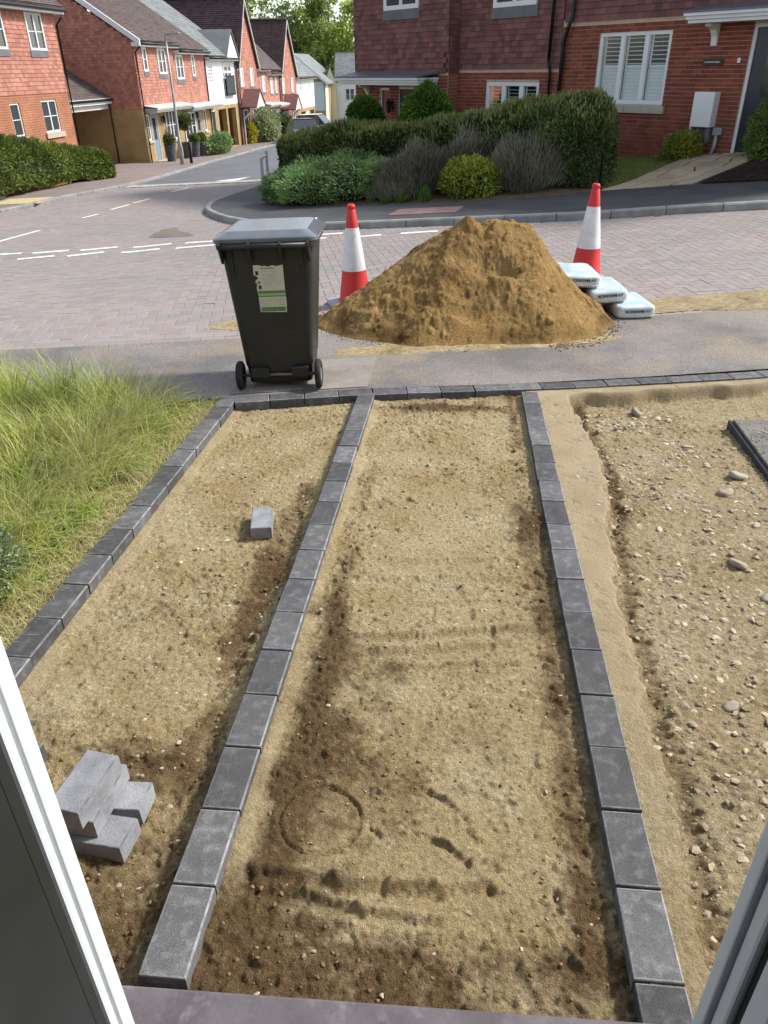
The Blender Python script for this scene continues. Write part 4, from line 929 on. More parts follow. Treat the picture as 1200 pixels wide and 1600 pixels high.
def grass():
    n = 62000; x = rng.uniform(-4.6, -1.05, n); y = rng.uniform(2.35, 4.85, n)
    q = x * PA[1] - y * PA[0]; p = x * PA[0] + y * PA[1]
    dens = sm(-1.60, -1.95, q + .10 * vn(p / .2, q / .2, 4)) * sm(2.0, 2.6, p) * sm(-1.0, -.3, vn(p / .28, q / .22, 9))
    dens = dens * (1 - .85 * np.exp(-((p - 4.62) / .3) ** 2) * sm(-2.35, -1.95, q))
    k = (rng.random(n) < dens) & (y < border_y(x) + .03)
    x, y, q, p = x[k], y[k], q[k], p[k]; n = len(x)
    # tufts: gather the blades towards tuft centres
    ctr = np.c_[rng.uniform(-4.6, -1.2, 420), rng.uniform(2.4, 4.8, 420)]
    j = np.argmin((x[:, None] - ctr[None, :, 0]) ** 2 + (y[:, None] - ctr[None, :, 1]) ** 2, 1)
    x = x * .75 + ctr[j, 0] * .25; y = np.minimum(y * .75 + ctr[j, 1] * .25, border_y(x) - .02)
    taz = rng.uniform(0, 6.28, 420); tl = rng.uniform(.04, .30, 420); thh = rng.uniform(.20, .52, 420)
    H = thh[j] * rng.uniform(.5, 1.15, n) * (.35 + .65 * sm(-1.6, -2.3, x * PA[1] - y * PA[0])); az = taz[j] + rng.normal(0, 1.3, n); lean = np.minimum((tl[j] + rng.uniform(0, .16, n)), H * 1.3)
    Z = zd(x, y) - .035; st = rng.random(n) < (.10 + .26 * (vn(x / .5, y / .4, 8) > .0))
    for nm, kk, m in (('grass', ~st, 'grass_green'), ('dry_grass', st, 'grass_straw')):
        blades(nm, 'long wispy green grass left of the edging' if nm == 'grass' else 'dry straw coloured grass stalks among the green grass', x[kk], y[kk], Z[kk], H[kk], lean[kk], az[kk], rng.uniform(.0009, .0036, kk.sum()), MATS[m])
    m_ = 5200; p = rng.uniform(2.0, 4.75, m_); q = -1.60 - np.abs(rng.normal(0, .16, m_)); x = p * PA[0] + q * PA[1]; y = p * PA[1] - q * PA[0]
    blades('grass_litter', 'short dead straw and thin grass along the outer side of the edging', x, y, zd(x, y) - .03, rng.uniform(.012, .075, m_), rng.uniform(.02, .10, m_), rng.uniform(0, 6.28, m_), rng.uniform(.0008, .0016, m_), MATS['grass_straw'])
    # long floppy stems leaning over the edging
    m_ = 900; p = rng.uniform(2.5, 4.6, m_); q = -1.85 - np.abs(rng.normal(0, .2, m_)); x = p * PA[0] + q * PA[1]; y = p * PA[1] - q * PA[0]
    blades('grass_stems', 'long pale floppy grass stems leaning towards the edging', x, y, zd(x, y) - .03, rng.uniform(.2, .5, m_), rng.uniform(.12, .38, m_), rng.normal(-.3, .9, m_), rng.uniform(.0009, .0016, m_), MATS['grass_straw'])
grass()
def leaf_quads(C, D, L, W, up=None, fold=.15):
    """diamond leaves at C pointing along D"""
    n = len(C); D = D / np.linalg.norm(D, axis=1)[:, None]; r_ = rng.normal(size=(n, 3)); S = np.cross(D, r_); S /= np.linalg.norm(S, axis=1)[:, None]; N_ = np.cross(D, S)
    V = np.stack([C, C + D * (L * .45)[:, None] + S * W[:, None] + N_ * (W * fold)[:, None], C + D * L[:, None], C + D * (L * .45)[:, None] - S * W[:, None] + N_ * (W * fold)[:, None]], 1)
    Fa = np.arange(n)[:, None] * 4 + np.arange(4)[None]
    return V.reshape(-1, 3), Fa
def foliage(name, C, D, L, W, m, parent, tint=None):
    V, Fa = leaf_quads(C, D, L, W)
    if tint is None:      # leaves vary singly and by spray
        q = 1 / (7 * float(np.mean(L))); tint = np.clip(.5 + .42 * vn(C[:, 0] * q + C[:, 2] * q * .6, C[:, 1] * q + C[:, 2] * q, 3) + .2 * rng.normal(size=len(C)), 0, 1)
    return mesh_np(name, V, Fa, m, parent, tint=tint)
def blob_pts(n, c, r, shell=.35, seed=0, bump=.22, freq=2.2, lo=-1.0):
    """points in the outer shell of a lumpy ellipsoid"""
    d = rng.normal(size=(n * 2, 3)); d /= np.linalg.norm(d, axis=1)[:, None]; d = d[d[:, 2] > lo][:n]
    k = 1 + bump * vn(d[:, 0] * freq + seed, d[:, 1] * freq + d[:, 2] * 1.7 * freq, seed) + .5 * bump * vn(d[:, 0] * freq * 2.3 + seed, d[:, 2] * freq * 2.3 + d[:, 1] * 1.1, seed + 4)
    rr = k * (1 - shell * rng.random(len(d)) ** 1.6)
    return np.array(c) + d * rr[:, None] * np.array(r), d
def core_blob(name, c, r, m, parent, k=.72, seed=0, bump=.2, freq=2.2):
    import bmesh
    bm = bmesh.new(); bmesh.ops.create_icosphere(bm, subdivisions=3, radius=1); V = np.array([v.co[:] for v in bm.verts]); Fa = np.array([[v.index for v in f.verts] for f in bm.faces]); bm.free()
    s_ = 1 + bump * vn(V[:, 0] * freq + seed, V[:, 1] * freq + V[:, 2] * 1.7 * freq, seed)
    return mesh_np(name, np.array(c) + V * (s_ * k)[:, None] * np.array(r), Fa, MATS[m], parent, smooth=True)
def shrub(name, label, cat, c, r, n, L, W, m, seed=0, group=None, core=True, outward=.7, shell=.35, bump=.22, freq=2.2, upb=.35, ck=.72, lo=-1.0):
    root = thing(name, label, cat, (c[0], c[1], c[2] - r[2]), group=group)
    P, d = blob_pts(n, c, r, shell, seed, bump, freq, lo)
    D = d * outward + rng.normal(0, .55, P.shape) + np.array((0, 0, upb))
    foliage('foliage', P, D, L * rng.uniform(.6, 1.3, len(P)), W * rng.uniform(.7, 1.2, len(P)), MATS[m], root)
    if core: core_blob('branches', c, r, 'twig_core', root, ck, seed, bump, freq)
    return root
leafmat('santolina', (.12, .175, .085), (.22, .28, .15), .15, .5)
shrub('grey_shrub', 'small grey green shrub at the left edge beside the edging', 'shrub', (-1.72, 2.52, -.0), (.26, .27, .15), 5000, .022, .004, 'santolina', 5, upb=.6)
leafmat('hedge_green', (.075, .115, .020), (.16, .20, .04), .2, .45)
leafmat('hedge_dark', (.052, .090, .024), (.105, .145, .04), .2, .55)
leafmat('hedge_tips', (.14, .175, .05), (.22, .23, .08), .25, .4)
leafmat('juniper', (.14, .24, .075), (.21, .31, .11), .12, .5)
leafmat('lavender', (.15, .145, .10), (.23, .215, .15), .15, .5)
leafmat('golden', (.42, .40, .05), (.12, .18, .03), .25, .45)
leafmat('bright_green', (.06, .14, .012), (.12, .22, .03), .25, .4)
leafmat('yellow_shrub', (.50, .42, .02), (.38, .36, .05), .25, .3)
leafmat('variegated', (.26, .33, .12), (.42, .45, .27), .2, .35)
leafmat('conifer', (.075, .12, .02), (.14, .19, .04), .2, .4)
leafmat('tree_green', (.17, .25, .055), (.26, .34, .09), .35, .4)
leafmat('tree_bright', (.27, .37, .06), (.36, .43, .10), .35, .35)
leafmat('tree_dark', (.10, .155, .055), (.16, .22, .08), .3, .4)
leafmat('lawn', (.15, .24, .03), (.25, .32, .06), .35, .35)

# ================================================================== HOUSES
def lapped(o, u, v, n, W, H, gauge, tw, th=.018, inside=None, jit=.002, half=True):
    """courses of overlapping tiles on a plane: o origin, u across, v upwards, n outwards"""
    o, u, v, n = (np.array(a, float) for a in (o, u, v, n)); rows = int(math.ceil(H / gauge)); cols = int(math.ceil(W / tw)) + 1
    J, I = np.meshgrid(np.arange(rows), np.arange(cols), indexing='ij')
    u0 = I * tw - (J % 2) * tw * (.5 if half else 0); u1 = u0 + tw - .003; v0 = J * gauge; v1 = np.minimum(v0 + gauge, H)
    u0 = np.clip(u0, 0, W); u1 = np.clip(u1, 0, W); cu = (u0 + u1) / 2; cv = (v0 + v1) / 2
    ok = (u1 - u0) > .01
    if inside is not None: ok &= inside(cu, cv)
    u0, u1, v0, v1 = u0[ok], u1[ok], v0[ok], v1[ok]; m = len(u0); a = th + rng.normal(0, jit, m)
    def pt(uu, vv, nn): return o + uu[:, None] * u + vv[:, None] * v + nn[:, None] * n
    z0 = np.zeros(m)
    V = np.stack([pt(u0, v0, a), pt(u1, v0, a), pt(u1, v1, z0 + .003), pt(u0, v1, z0 + .003), pt(u0, v0, z0 - .002), pt(u1, v0, z0 - .002)], 1)
    f = np.array([(0, 1, 2, 3), (4, 5, 1, 0)]); Fa = (np.arange(m)[:, None, None] * 6 + f[None]).reshape(-1, 4)
    return V.reshape(-1, 3), Fa, np.repeat(rng.random(m), 2)
def tile_wall(root, fr, u0, u1, z0, z1, holes, m, gauge=.115, tw=.165, n=0, inside=None, name='tile_hanging', kind='stuff', th=.018):
    def ins(cu, cv):
        k = np.ones(cu.shape, bool)
        for a, b, c, d in holes: k &= ~((cu + u0 > a) & (cu + u0 < b) & (cv + z0 > c) & (cv + z0 < d))
        return k & inside(cu + u0, cv + z0) if inside is not None else k
    V, Fa, T = lapped(fr.P(u0, z0, n), (*fr.ud, 0), (0, 0, 1), (*fr.nd, 0), u1 - u0, z1 - z0, gauge, tw, th, ins)
    return mesh_np(name, V, Fa, MATS[m], root, tint=T, kind=kind)
def wall(root, fr, u0, u1, z0, z1, holes, m, n=0, depth=.12, name='wall', uvs=True):
    us = sorted({u0, u1, *[h[0] for h in holes], *[h[1] for h in holes]}); zs = sorted({z0, z1, *[h[2] for h in holes], *[h[3] for h in holes]})
    us = [a for a in us if u0 <= a <= u1]; zs = [a for a in zs if z0 <= a <= z1]; mb = MB()
    for a, b in zip(us, us[1:]):
        for c, d in zip(zs, zs[1:]):
            cu, cz = (a + b) / 2, (c + d) / 2
            if any(h[0] < cu < h[1] and h[2] < cz < h[3] for h in holes): continue
            mb.add([fr.P(a, c, n), fr.P(b, c, n), fr.P(b, d, n), fr.P(a, d, n)], [(0, 1, 2, 3)], uv=[[(a, c), (b, c), (b, d), (a, d)]])
    for a, b, c, d in holes:
        for (p, q) in (((a, c), (b, c)), ((b, c), (b, d)), ((b, d), (a, d)), ((a, d), (a, c))):
            mb.add([fr.P(*p, n), fr.P(*q, n), fr.P(*q, n - depth), fr.P(*p, n - depth)], [(0, 1, 2, 3)], uv=[[p, q, (q[0] + .1, q[1]), (p[0] + .1, p[1])]])
    return mb.build(name, MATS[m], root)
def poly_wall(root, fr, pts, m, n=0, name='wall'):
    mb = MB(); mb.add([fr.P(u, z, n) for u, z in pts], [tuple(range(len(pts)))], uv=[list(pts)]); return mb.build(name, MATS[m], root)
def window(root, fr, u0, u1, z0, z1, n=-.04, lights=2, bars=1, blind=None, fw=.055, sill=None, apron=None, mf='white'):
    f = MB()
    for a, b, c, d in ((u0, u1, z0, z0 + fw), (u0, u1, z1 - fw, z1), (u0, u0 + fw, z0 + fw, z1 - fw), (u1 - fw, u1, z0 + fw, z1 - fw)): f.fbox(fr, a, b, c, d, n - .05, n + .02)
    wl = (u1 - u0 - 2 * fw) / lights
    for k in range(1, lights): f.fbox(fr, u0 + fw + k * wl - fw * .5, u0 + fw + k * wl + fw * .5, z0 + fw, z1 - fw, n - .05, n + .018)
    for k in range(1, bars + 1):
        zc = z0 + (z1 - z0) * k / (bars + 1); f.fbox(fr, u0 + fw, u1 - fw, zc - .012, zc + .012, n - .02, n + .008)
    w_ = f.build('window', MATS[mf], root)
    for k in range(lights):
        a, b = u0 + fw + k * wl, u0 + fw + (k + 1) * wl
        MB().add([fr.P(a, z0 + fw, n - .015), fr.P(b, z0 + fw, n - .015), fr.P(b, z1 - fw, n - .015), fr.P(a, z1 - fw, n - .015)], [(0, 1, 2, 3)]).build('pane', MATS['glass'] if not blind else MATS[blind], w_)
    if sill: MB().fbox(fr, u0 - .12, u1 + .12, z0 - sill, z0 - .003, -.06, .07).build('sill', MATS['sill_stone'], w_)
    if apron: MB().fbox(fr, u0 - .05, u1 + .05, z0 - apron, z0 - .004, n, .035).build('lead_apron', MATS['lead'], w_)
    return w_
def door(root, fr, u0, u1, z0, z1, m, n=-.05, glazed=True, name='door'):
    f = MB()
    for a, b, c, d in ((u0, u0 + .06, z0, z1), (u1 - .06, u1, z0, z1), (u0 + .06, u1 - .06, z1 - .06, z1)): f.fbox(fr, a, b, c, d, n - .05, n + .03)
    d_ = MB(); d_.fbox(fr, u0 + .062, u1 - .062, z0, z1 - .062, n - .04, n); dd = d_.build(name, MATS[m], root)
    f.build('door_frame', MATS['white'], dd)
    if glazed:
        mid = (u0 + u1) / 2; MB().fbox(fr, mid - .17, mid + .17, z0 + .95, z1 - .25, n - .001, n + .006).build('pane', MATS['glass'], dd)
    MB().fbox(fr, u0 + .10, u0 + .2, z0 + .98, z0 + 1.01, n + .002, n + .05).build('handle', MATS['galv'], dd)
    return dd
def pipe(root, fr, u, z0, z1, n=.06, r=.035, name='downpipe', swan=None):
    pts = [fr.P(u, z0, n), fr.P(u, z1, n)]
    if swan: pts += [fr.P(u + swan[0] * .6, z1 + .14, n + swan[1] * .6), fr.P(u + swan[0], z1 + .24, n + swan[1])]
    return MB().tube(pts, r, 8).build(name, MATS['gutter'], root, smooth=True)
def eaves(root, fr, u0, u1, z, over=.3, fh=.17):
    MB().fbox(fr, u0, u1, z - fh * .6, z + fh * .4, .003, over).build('fascia', MATS['white'], root)
    MB().tube([fr.P(u0, z + .02, over + .055), fr.P(u1, z + .02, over + .055)], .055, 8).build('gutter', MATS['gutter'], root, smooth=True)
def roof(root, fr, u0, u1, z, depth, pitch, m, over=.3, gauge=.115, tw=.2, name='roof', ridge=True, both=True):
    """main slope facing outwards from an eave at height z; ridge at depth"""
    c, s = math.cos(pitch), math.sin(pitch); Ls = (depth + over) / c
    lift = .10
    V, Fa, T = lapped(fr.P(u0, z + lift - over * 0, over), (*fr.ud, 0), (-fr.nd[0] * c, -fr.nd[1] * c, s), (fr.nd[0] * s, fr.nd[1] * s, c), u1 - u0, Ls, gauge, tw, .02)
    o = mesh_np(name, V, Fa, MATS[m], root, tint=T, kind=None)
    zr = z + lift + Ls * s
    mb = MB(); mb.add([fr.P(u0, z + lift - .03, over), fr.P(u1, z + lift - .03, over), fr.P(u1, zr - .03, -depth), fr.P(u0, zr - .03, -depth)], [(0, 1, 2, 3)])
    if both: mb.add([fr.P(u0, zr - .03, -depth), fr.P(u1, zr - .03, -depth), fr.P(u1, z + lift - .03, -2 * depth - over), fr.P(u0, z + lift - .03, -2 * depth - over)], [(0, 1, 2, 3)])
    mb.build('roof_deck', MATS[m], root)
    if ridge: MB().tube([fr.P(u0, zr, -depth), fr.P(u1, zr, -depth)], .09, 8).build('ridge_tiles', MATS[m], root, smooth=True)
    return zr
def canopy(root, fr, u0, u1, z, h=.22, proj=.65, m='white_dull', name='canopy'):
    c = MB()
    for k, (a, b, p) in enumerate(((0, .35, .86), (.35, .7, .93), (.7, 1.0, 1.0))): c.fbox(fr, u0 + .03 * (2 - k), u1 - .03 * (2 - k), z + h * a, z + h * b - .002, .002, proj * p)
    o = c.build(name, MATS[m], root)
    l = MB(); l.prism([(0.004, z + h + .09), (proj * 1.02, z + h), (proj * 1.02, z + h + .03), (.004, z + h + .14)], lambda n_, z_: fr.P(u0 - .02, z_, n_), lambda n_, z_: fr.P(u1 + .02, z_, n_)); l.build('lead_roof', MATS['lead'] if m == 'white' else MATS['white_dull'], o)
    return o
def lantern(root, fr, u, z, n=.0):
    q = MB(); c = fr.P(u, z, n + .14); q.lathe([(.03, -.16), (.055, -.12), (.075, .08), (.09, .09), (.03, .16), (.01, .2)], c, 8); q.fbox(fr, u - .03, u + .03, z - .1, z + .15, n + .003, n + .03); q.fbox(fr, u - .012, u + .012, z + .10, z + .125, n + .03, n + .14)
    return q.build('wall_lantern', MATS['lantern'], root)

dl = (.139, .990); nl = (.990, -.139)
# ---------------- first house on the left (tile hung above orange brick)
h1 = thing('brick_house', 'red tile hung house above orange brick behind the left hedge', 'house', (-11.52, 32.2, -1.7))
f1 = Frame((-11.52, 32.2), dl, nl)
H1W = [(-2.0, -.93, 2.40, 3.50), (-4.9, -3.4, 2.40, 3.50), (-8.0, -6.6, 2.4, 3.5)]; H1D = [(-2.06, -.99, -.13, .90), (-4.05, -3.46, -.13, .88), (-7.2, -5.8, -.13, .9)]
wall(h1, f1, -10, 0, -1.9, 1.14, H1D, 'brick_orange')
MB().fbox(f1, -10, 0, 1.10, 3.6, -.3, -.03).build('upper_wall', MATS['tile_red'], h1)
tile_wall(h1, f1, -10, .02, 1.10, 3.55, H1W, 'tile_red', .125, .17)
poly_wall(h1, Frame((-11.52, 32.2), (-.99, .139), dl), [(0, -1.9), (8, -1.9), (8, 3.6), (4, 6.3), (0, 3.6)], 'tile_red', 0, 'gable_wall')
for (a, b, c, d) in H1W:
    window(h1, f1, a, b, c, d, .02, 2, 1, None, .07, apron=.2); MB().fbox(f1, a + .1, b - .1, c + .1, d - .1, -.028, -.004).build('blind', MATS['blind'], h1)
for (a, b, c, d) in H1D: window(h1, f1, a, b, c, d, -.05, 2 if b - a > .8 else 1, 1, None, .06, sill=.17)
eaves(h1, f1, -10, .25, 3.62)
roof(h1, f1, -10, .3, 3.65, 4.2, R(40), 'roof_brown')
pipe(h1, f1, .03, -1.3, 3.2, .06, swan=(0, .25))
# ---------------- house with the dark gable, ochre brick below
h2 = thing('brick_house', 'red tile hung house with dark shaded gable end and ochre brick ground floor', 'house', (-11.16, 40.53, -2.2))
f2 = Frame((-11.16, 40.53), dl, nl); g2 = Frame((-11.16, 40.53), (-.990, .139), (-.139, -.990))
HU = [(.90, 1.40, 1.72, 2.72), (2.72, 3.72, 1.60, 2.70), (5.05, 6.1, 1.34, 2.46), (7.42, 7.85, 1.46, 2.46)]
HD = [(.32, .70, -1.2, -.06), (.86, 1.72, -2.15, .0), (2.62, 4.0, -1.36, .02), (5.15, 6.9, -1.58, -.2), (7.2, 8.05, -2.15, -.12), (8.5, 8.9, -1.3, -.2)]
wall(h2, f2, 0, 9.62, -2.5, .13, HD, 'brick_ochre')
MB().fbox(f2, 0.05, 9.62, .12, 2.8, -.3, -.03).build('upper_wall', MATS['tile_red'], h2)
tile_wall(h2, f2, 0, 9.62, .10, 2.75, HU, 'tile_red', .125, .17)
wall(h2, g2, 0, 9, -2.5, .22, [], 'brick_ochre', name='gable_wall')
pit = R(33)
gin = lambda u, z: (z < 2.90 + np.minimum(u, 9.4 - u) * math.tan(pit))
poly_wall(h2, g2, [(0, .2), (9.4, .2), (9.4, 2.9), (4.7, 2.9 + 4.7 * math.tan(pit)), (0, 2.9)], 'tile_dark', -.01, 'gable_backing')
tile_wall(h2, g2, 0, 9.4, .2, 6.0, [], 'tile_red', .125, .17, inside=gin, name='gable_tiles')
for a, b, c, d in HU: window(h2, f2, a, b, c, d, .02, 2 if b - a > .8 else 1, 1, None, .09, apron=.2); 
for a, b, c, d in (HU[1], HU[2]): MB().fbox(f2, a + .1, b - .1, c + .1, d - .1, -.028, -.004).build('blind', MATS['blind'], h2)
for k, (a, b, c, d) in enumerate(HD):
    if k in (1, 4): door(h2, f2, a, b, c, d, 'door_grey')
    else: window(h2, f2, a, b, c, d, .03 if k in (2, 3) else -.04, 3 if k in (2, 3) else 1, 1, None, .09, sill=.1)
eaves(h2, f2, -.1, 4.95, 2.82); eaves(h2, f2, 4.97, 9.75, 2.58)
roof(h2, f2, -.12, 4.96, 2.86, 4.7, pit, 'roof_brown'); roof(h2, f2, 4.97, 9.7, 2.62, 4.7, pit, 'roof_brown')
bb = MB(); a0 = (-.42, 2.72); a1 = (4.7, 2.72 + 5.12 * math.tan(pit))
bb.prism([(a0[0], a0[1] + .02), (a1[0], a1[1] + .02), (a1[0], a1[1] + .27), (a0[0], a0[1] + .27)], lambda u, z: g2.P(u, z, .03), lambda u, z: g2.P(u, z, .13)); bb.build('bargeboard', MATS['white'], h2)
canopy(h2, f2, .2, 5.1, .02, .17, .7); canopy(h2, f2, 5.15, 10.3, -.12, .17, .7)
pipe(h2, f2, .12, -2.3, 2.5, .06, swan=(0, .25)); pipe(h2, f2, 9.5, -2.3, 2.3, .06)
lantern(h2, f2, 2.15, -.35); lantern(h2, f2, 7.0, -.4)
MB().fbox(f2, 2.1, 2.55, -1.9, -1.3, .003, .2).build('meter_box', MATS['white'], h2)
MB().fbox(f2, .8, 1.85, -2.5, -2.13, .0, .45).build('door_step', MATS['sill_stone'], h2)
# carport between the two houses
cp = thing('carport', 'low brown tiled carport roof between the first two houses on the left', 'carport', (-12.8, 37, -2))
f3 = Frame((-11.16 - 1.6 * .99, 40.53 + 1.6 * .139), dl, nl)
roof(cp, f3, -9.0, -.02, .58, 3.4, R(31), 'roof_brown', over=.15)
eaves(cp, f3, -9.0, -.02, .58, .16, .24)
MB().fbox(f3, -9.0, -.05, .22, .46, -.25, .0).build('beam', MATS['white_dull'], cp)
pipe(cp, f3, -.12, -2.1, .45, .07)
MB().fbox(f3, -9.0, -.05, -2.3, .3, -6.2, -6.0).build('back_wall', MATS['brick_ochre'], cp)
# ---------------- white boarded house
h3 = thing('boarded_house', 'white boarded house with slate roof and small gable over a balcony', 'house', (-9.5, 52, -2.5))
f4 = Frame((-11.16, 40.53), dl, nl)
BW_ = [(9.95, 10.75, 1.1, 2.1), (12.8, 14.3, .42, 2.15)]
MB().fbox(f4, 9.64, 15.2, -.12, 2.3, -.4, -.02).build('upper_wall', MATS['clad'], h3)
tile_wall(h3, f4, 9.64, 15.2, -.12, 2.28, BW_, 'clad', .17, 6.0, name='weatherboards', kind=None, th=.010)
op = [(9.85, 10.6, -2.4, -.32), (11.1, 12.65, -2.5, -.32), (12.95, 14.6, -2.5, -.32)]
wall(h3, f4, 9.64, 15.2, -2.7, -.12, op, 'brick_ochre', depth=.3)
MB().fbox(f4, 10.9, 15.0, -2.7, -.2, -5.2, -5.0).build('carport_back', MATS['brick_ochre'], h3)
wall(h3, Frame(f4.P(11.0, 0)[:2], (-.990, .139), dl), 0, 5, -2.7, -.2, [], 'brick_ochre', name='carport_side')
door(h3, f4, 9.85, 10.6, -2.4, -.32, 'seal', glazed=False)
window(h3, f4, *BW_[0], .02, 2, 1, None, .08); window(h3, f4, *BW_[1], .02, 2, 0, None, .09)
mb = MB(); mb.fbox(f4, 12.7, 14.4, .38, .44, .03, .2); mb.fbox(f4, 12.7, 14.4, 1.40, 1.45, .15, .2)
for k in range(15): mb.fbox(f4, 12.72 + k * .117, 12.75 + k * .117, .44, 1.40, .16, .19)
mb.build('balcony_rail', MATS['gutter'], h3)
MB().fbox(f4, 12.72, 14.38, .46, 1.38, .17, .178).build('balcony_screen', MATS['lead'], h3)
eaves(h3, f4, 9.64, 15.3, 2.32); roof(h3, f4, 9.7, 15.3, 2.36, 4.7, R(34), 'roof_grey', gauge=.19, tw=.3)
MB().fbox(f4, 13.2, 15.2, 2.25, 2.4, -.2, .33).build('dormer_sill', MATS['white'], h3)
dm = MB(); dm.prism([(12.75, 2.4), (15.2, 2.4), (13.98, 3.75)], lambda u, z: f4.P(u, z, .05), lambda u, z: f4.P(u, z, .30)); dm.build('dormer_gable', MATS['white'], h3)
dr = MB()
for sgn, ue in ((1, 12.55), (-1, 15.4)):
    dr.add([f4.P(ue, 2.28, .38), f4.P(13.98, 3.88, .38), f4.P(13.98, 3.88, -2.6), f4.P(ue, 2.28, -.8)], [(0, 1, 2, 3)])
    dr.add([f4.P(ue, 2.2, .38), f4.P(13.98, 3.80, .38), f4.P(13.98, 3.88, .38), f4.P(ue, 2.28, .38)], [(0, 1, 2, 3)])
dr.build('dormer_roof', MATS['roof_grey'], h3)
pipe(h3, f4, 15.1, -2.6, 2.1, .06)
# ---------------- two steep red gables with a link
def gable_house(label, ua, ub, zbase, ze, zap, zfl, dep, porch=True, nm='gabled_house'):
    h = thing(nm, label, 'house', f4.P((ua + ub) / 2, zbase))
    um = (ua + ub) / 2; ins = lambda u, z: z < ze + (zap - ze) * (1 - np.abs(u - um) / ((ub - ua) / 2))
    poly_wall(h, f4, [(ua, zbase), (ub, zbase), (ub, ze), (um, zap), (ua, ze)], 'brick_red_far', -.02, 'wall')
    W_ = [(ua + .55, ua + 1.25, ze - 1.15, ze - .1), (ub - 1.9, ub - 1.15, ze - 1.15, ze - .1)]
    tile_wall(h, f4, ua, ub, zfl, zap, W_, 'tile_red', .14, .2, inside=ins)
    for q in W_: window(h, f4, *q, .03, 1, 1, 'blind', .08, apron=.15)
    sf = Frame(f4.P(ua, 0)[:2], (-.990, .139), (-.139, -.990))
    wall(h, sf, 0, dep, zbase, zfl, [], 'brick_red_far', name='side_wall'); wall(h, sf, 0, dep, zfl, ze + .05, [], 'tile_red', name='side_tiles')
    sf2 = Frame(f4.P(ub, 0)[:2], (-.990, .139), (.139, .990)); wall(h, sf2, 0, dep, zbase, ze + .05, [], 'tile_red', name='side_wall')
    for sgn in (1, -1):
        ue = um - sgn * (ub - ua) / 2 - sgn * .12; sl_ = (zap - ze) / ((ub - ua) / 2); zee = ze - .12 * sl_
        Ls = math.hypot(um - ue, zap - zee); vx = (um - ue) / Ls; vz = (zap - zee) / Ls
        ud = np.array((*f4.ud, 0)); nd = np.array((*f4.nd, 0)); vv = ud * vx + np.array((0, 0, vz)); nn = -ud * vz * sgn * sgn * (1 if sgn > 0 else -1) * (1) + np.array((0, 0, abs(vx)))
        if sgn < 0: nn = ud * vz + np.array((0, 0, abs(vx)))
        o_ = np.array(f4.P(ue, zee + .06, .22)); V, Fa, T = lapped(o_, -nd, vv, nn, dep + .2, Ls, .14, .22, .02)
        mesh_np('roof', V, Fa, MATS['roof_dark'], h, tint=T)
        MB().add([tuple(o_ - nn * .03), tuple(o_ - nd * (dep + .2) - nn * .03), tuple(o_ - nd * (dep + .2) + vv * Ls - nn * .03), tuple(o_ + vv * Ls - nn * .03)], [(0, 1, 2, 3)]).build('roof_deck', MATS['roof_dark'], h)
        b_ = MB(); b_.prism([(ue, zee - .12), (um, zap - .12), (um, zap + .07), (ue, zee + .07)], lambda u, z: f4.P(u, z, .16), lambda u, z: f4.P(u, z, .23)); b_.build('bargeboard', MATS['white_dull'], h)
    MB().tube([f4.P(um, zap + .1, .2), f4.P(um, zap + .1, -dep)], .09, 8).build('ridge_tiles', MATS['roof_dark'], h, smooth=True)
    if porch:
        a, b, zp = ua + .1, ua + 2.3, zfl - .25
        p_ = MB(); p_.prism([(a, zp), (b, zp), ((a + b) / 2, zp + .95)], lambda u, z: f4.P(u, z, 1.0), lambda u, z: f4.P(u, z, 1.06)); p_.build('porch_gable', MATS['white_dull'], h)
        q_ = MB()
        for ue in (a - .1, b + .1): q_.hexa([f4.P(ue, zp - .02, 1.12), f4.P((a + b) / 2, zp + .98, 1.12), f4.P((a + b) / 2, zp + .98, 0), f4.P(ue, zp - .02, 0), f4.P(ue, zp + .05, 1.12), f4.P((a + b) / 2, zp + 1.05, 1.12), f4.P((a + b) / 2, zp + 1.05, 0), f4.P(ue, zp + .05, 0)])
        q_.build('porch_roof', MATS['tile_dark'], h)
        MB().tube([f4.P(a + .1, zp - .75, .02), f4.P(a + .1, zp - .02, .95)], .05, 6).build('porch_bracket', MATS['white'], h)
        MB().tube([f4.P(b - .1, zp - .75, .02), f4.P(b - .1, zp - .02, .95)], .05, 6).build('porch_bracket', MATS['white'], h)
        door(h, f4, a + .4, a + 1.35, zbase + .05, zp - .15, 'seal', n=.03, glazed=False)
        window(h, f4, ub - 1.9, ub - .5, zbase + .9, zfl - .35, .03, 2, 1, None, .09, sill=.1)
    pipe(h, f4, ua + .12, zbase, ze - .2, .07)
    return h
gable_house('red house with steep gable and dark roof beside the white boarded house', 15.6, 20.3, -2.9, 1.92, 5.62, -.15, 9)
lk = thing('terraced_house', 'low red tiled house linking the two steep red gables', 'house', f4.P(23, -3.0))
MB().fbox(f4, 20.32, 26.0, -.4, 1.6, -.4, -.02).build('upper_wall', MATS['tile_red'], lk)
LW = [(21.2, 22.0, .35, 1.35), (23.4, 24.1, .2, 1.2), (24.8, 25.3, .2, 1.2)]
tile_wall(lk, f4, 20.32, 26.0, -.4, 1.6, LW, 'tile_red', .14, .2)
for q in LW: window(lk, f4, *q, .03, 1, 1, 'blind', .08, apron=.15)
wall(lk, f4, 20.32, 26.0, -3.2, -.4, [], 'brick_red_far')
eaves(lk, f4, 20.3, 22.9, 1.72); eaves(lk, f4, 22.95, 26.1, 1.45); roof(lk, f4, 20.3, 26.1, 1.62, 4.5, R(42), 'roof_brown', gauge=.14)
canopy(lk, f4, 20.4, 23, -.62, .17, .8); canopy(lk, f4, 23.2, 26, -.72, .17, .8)
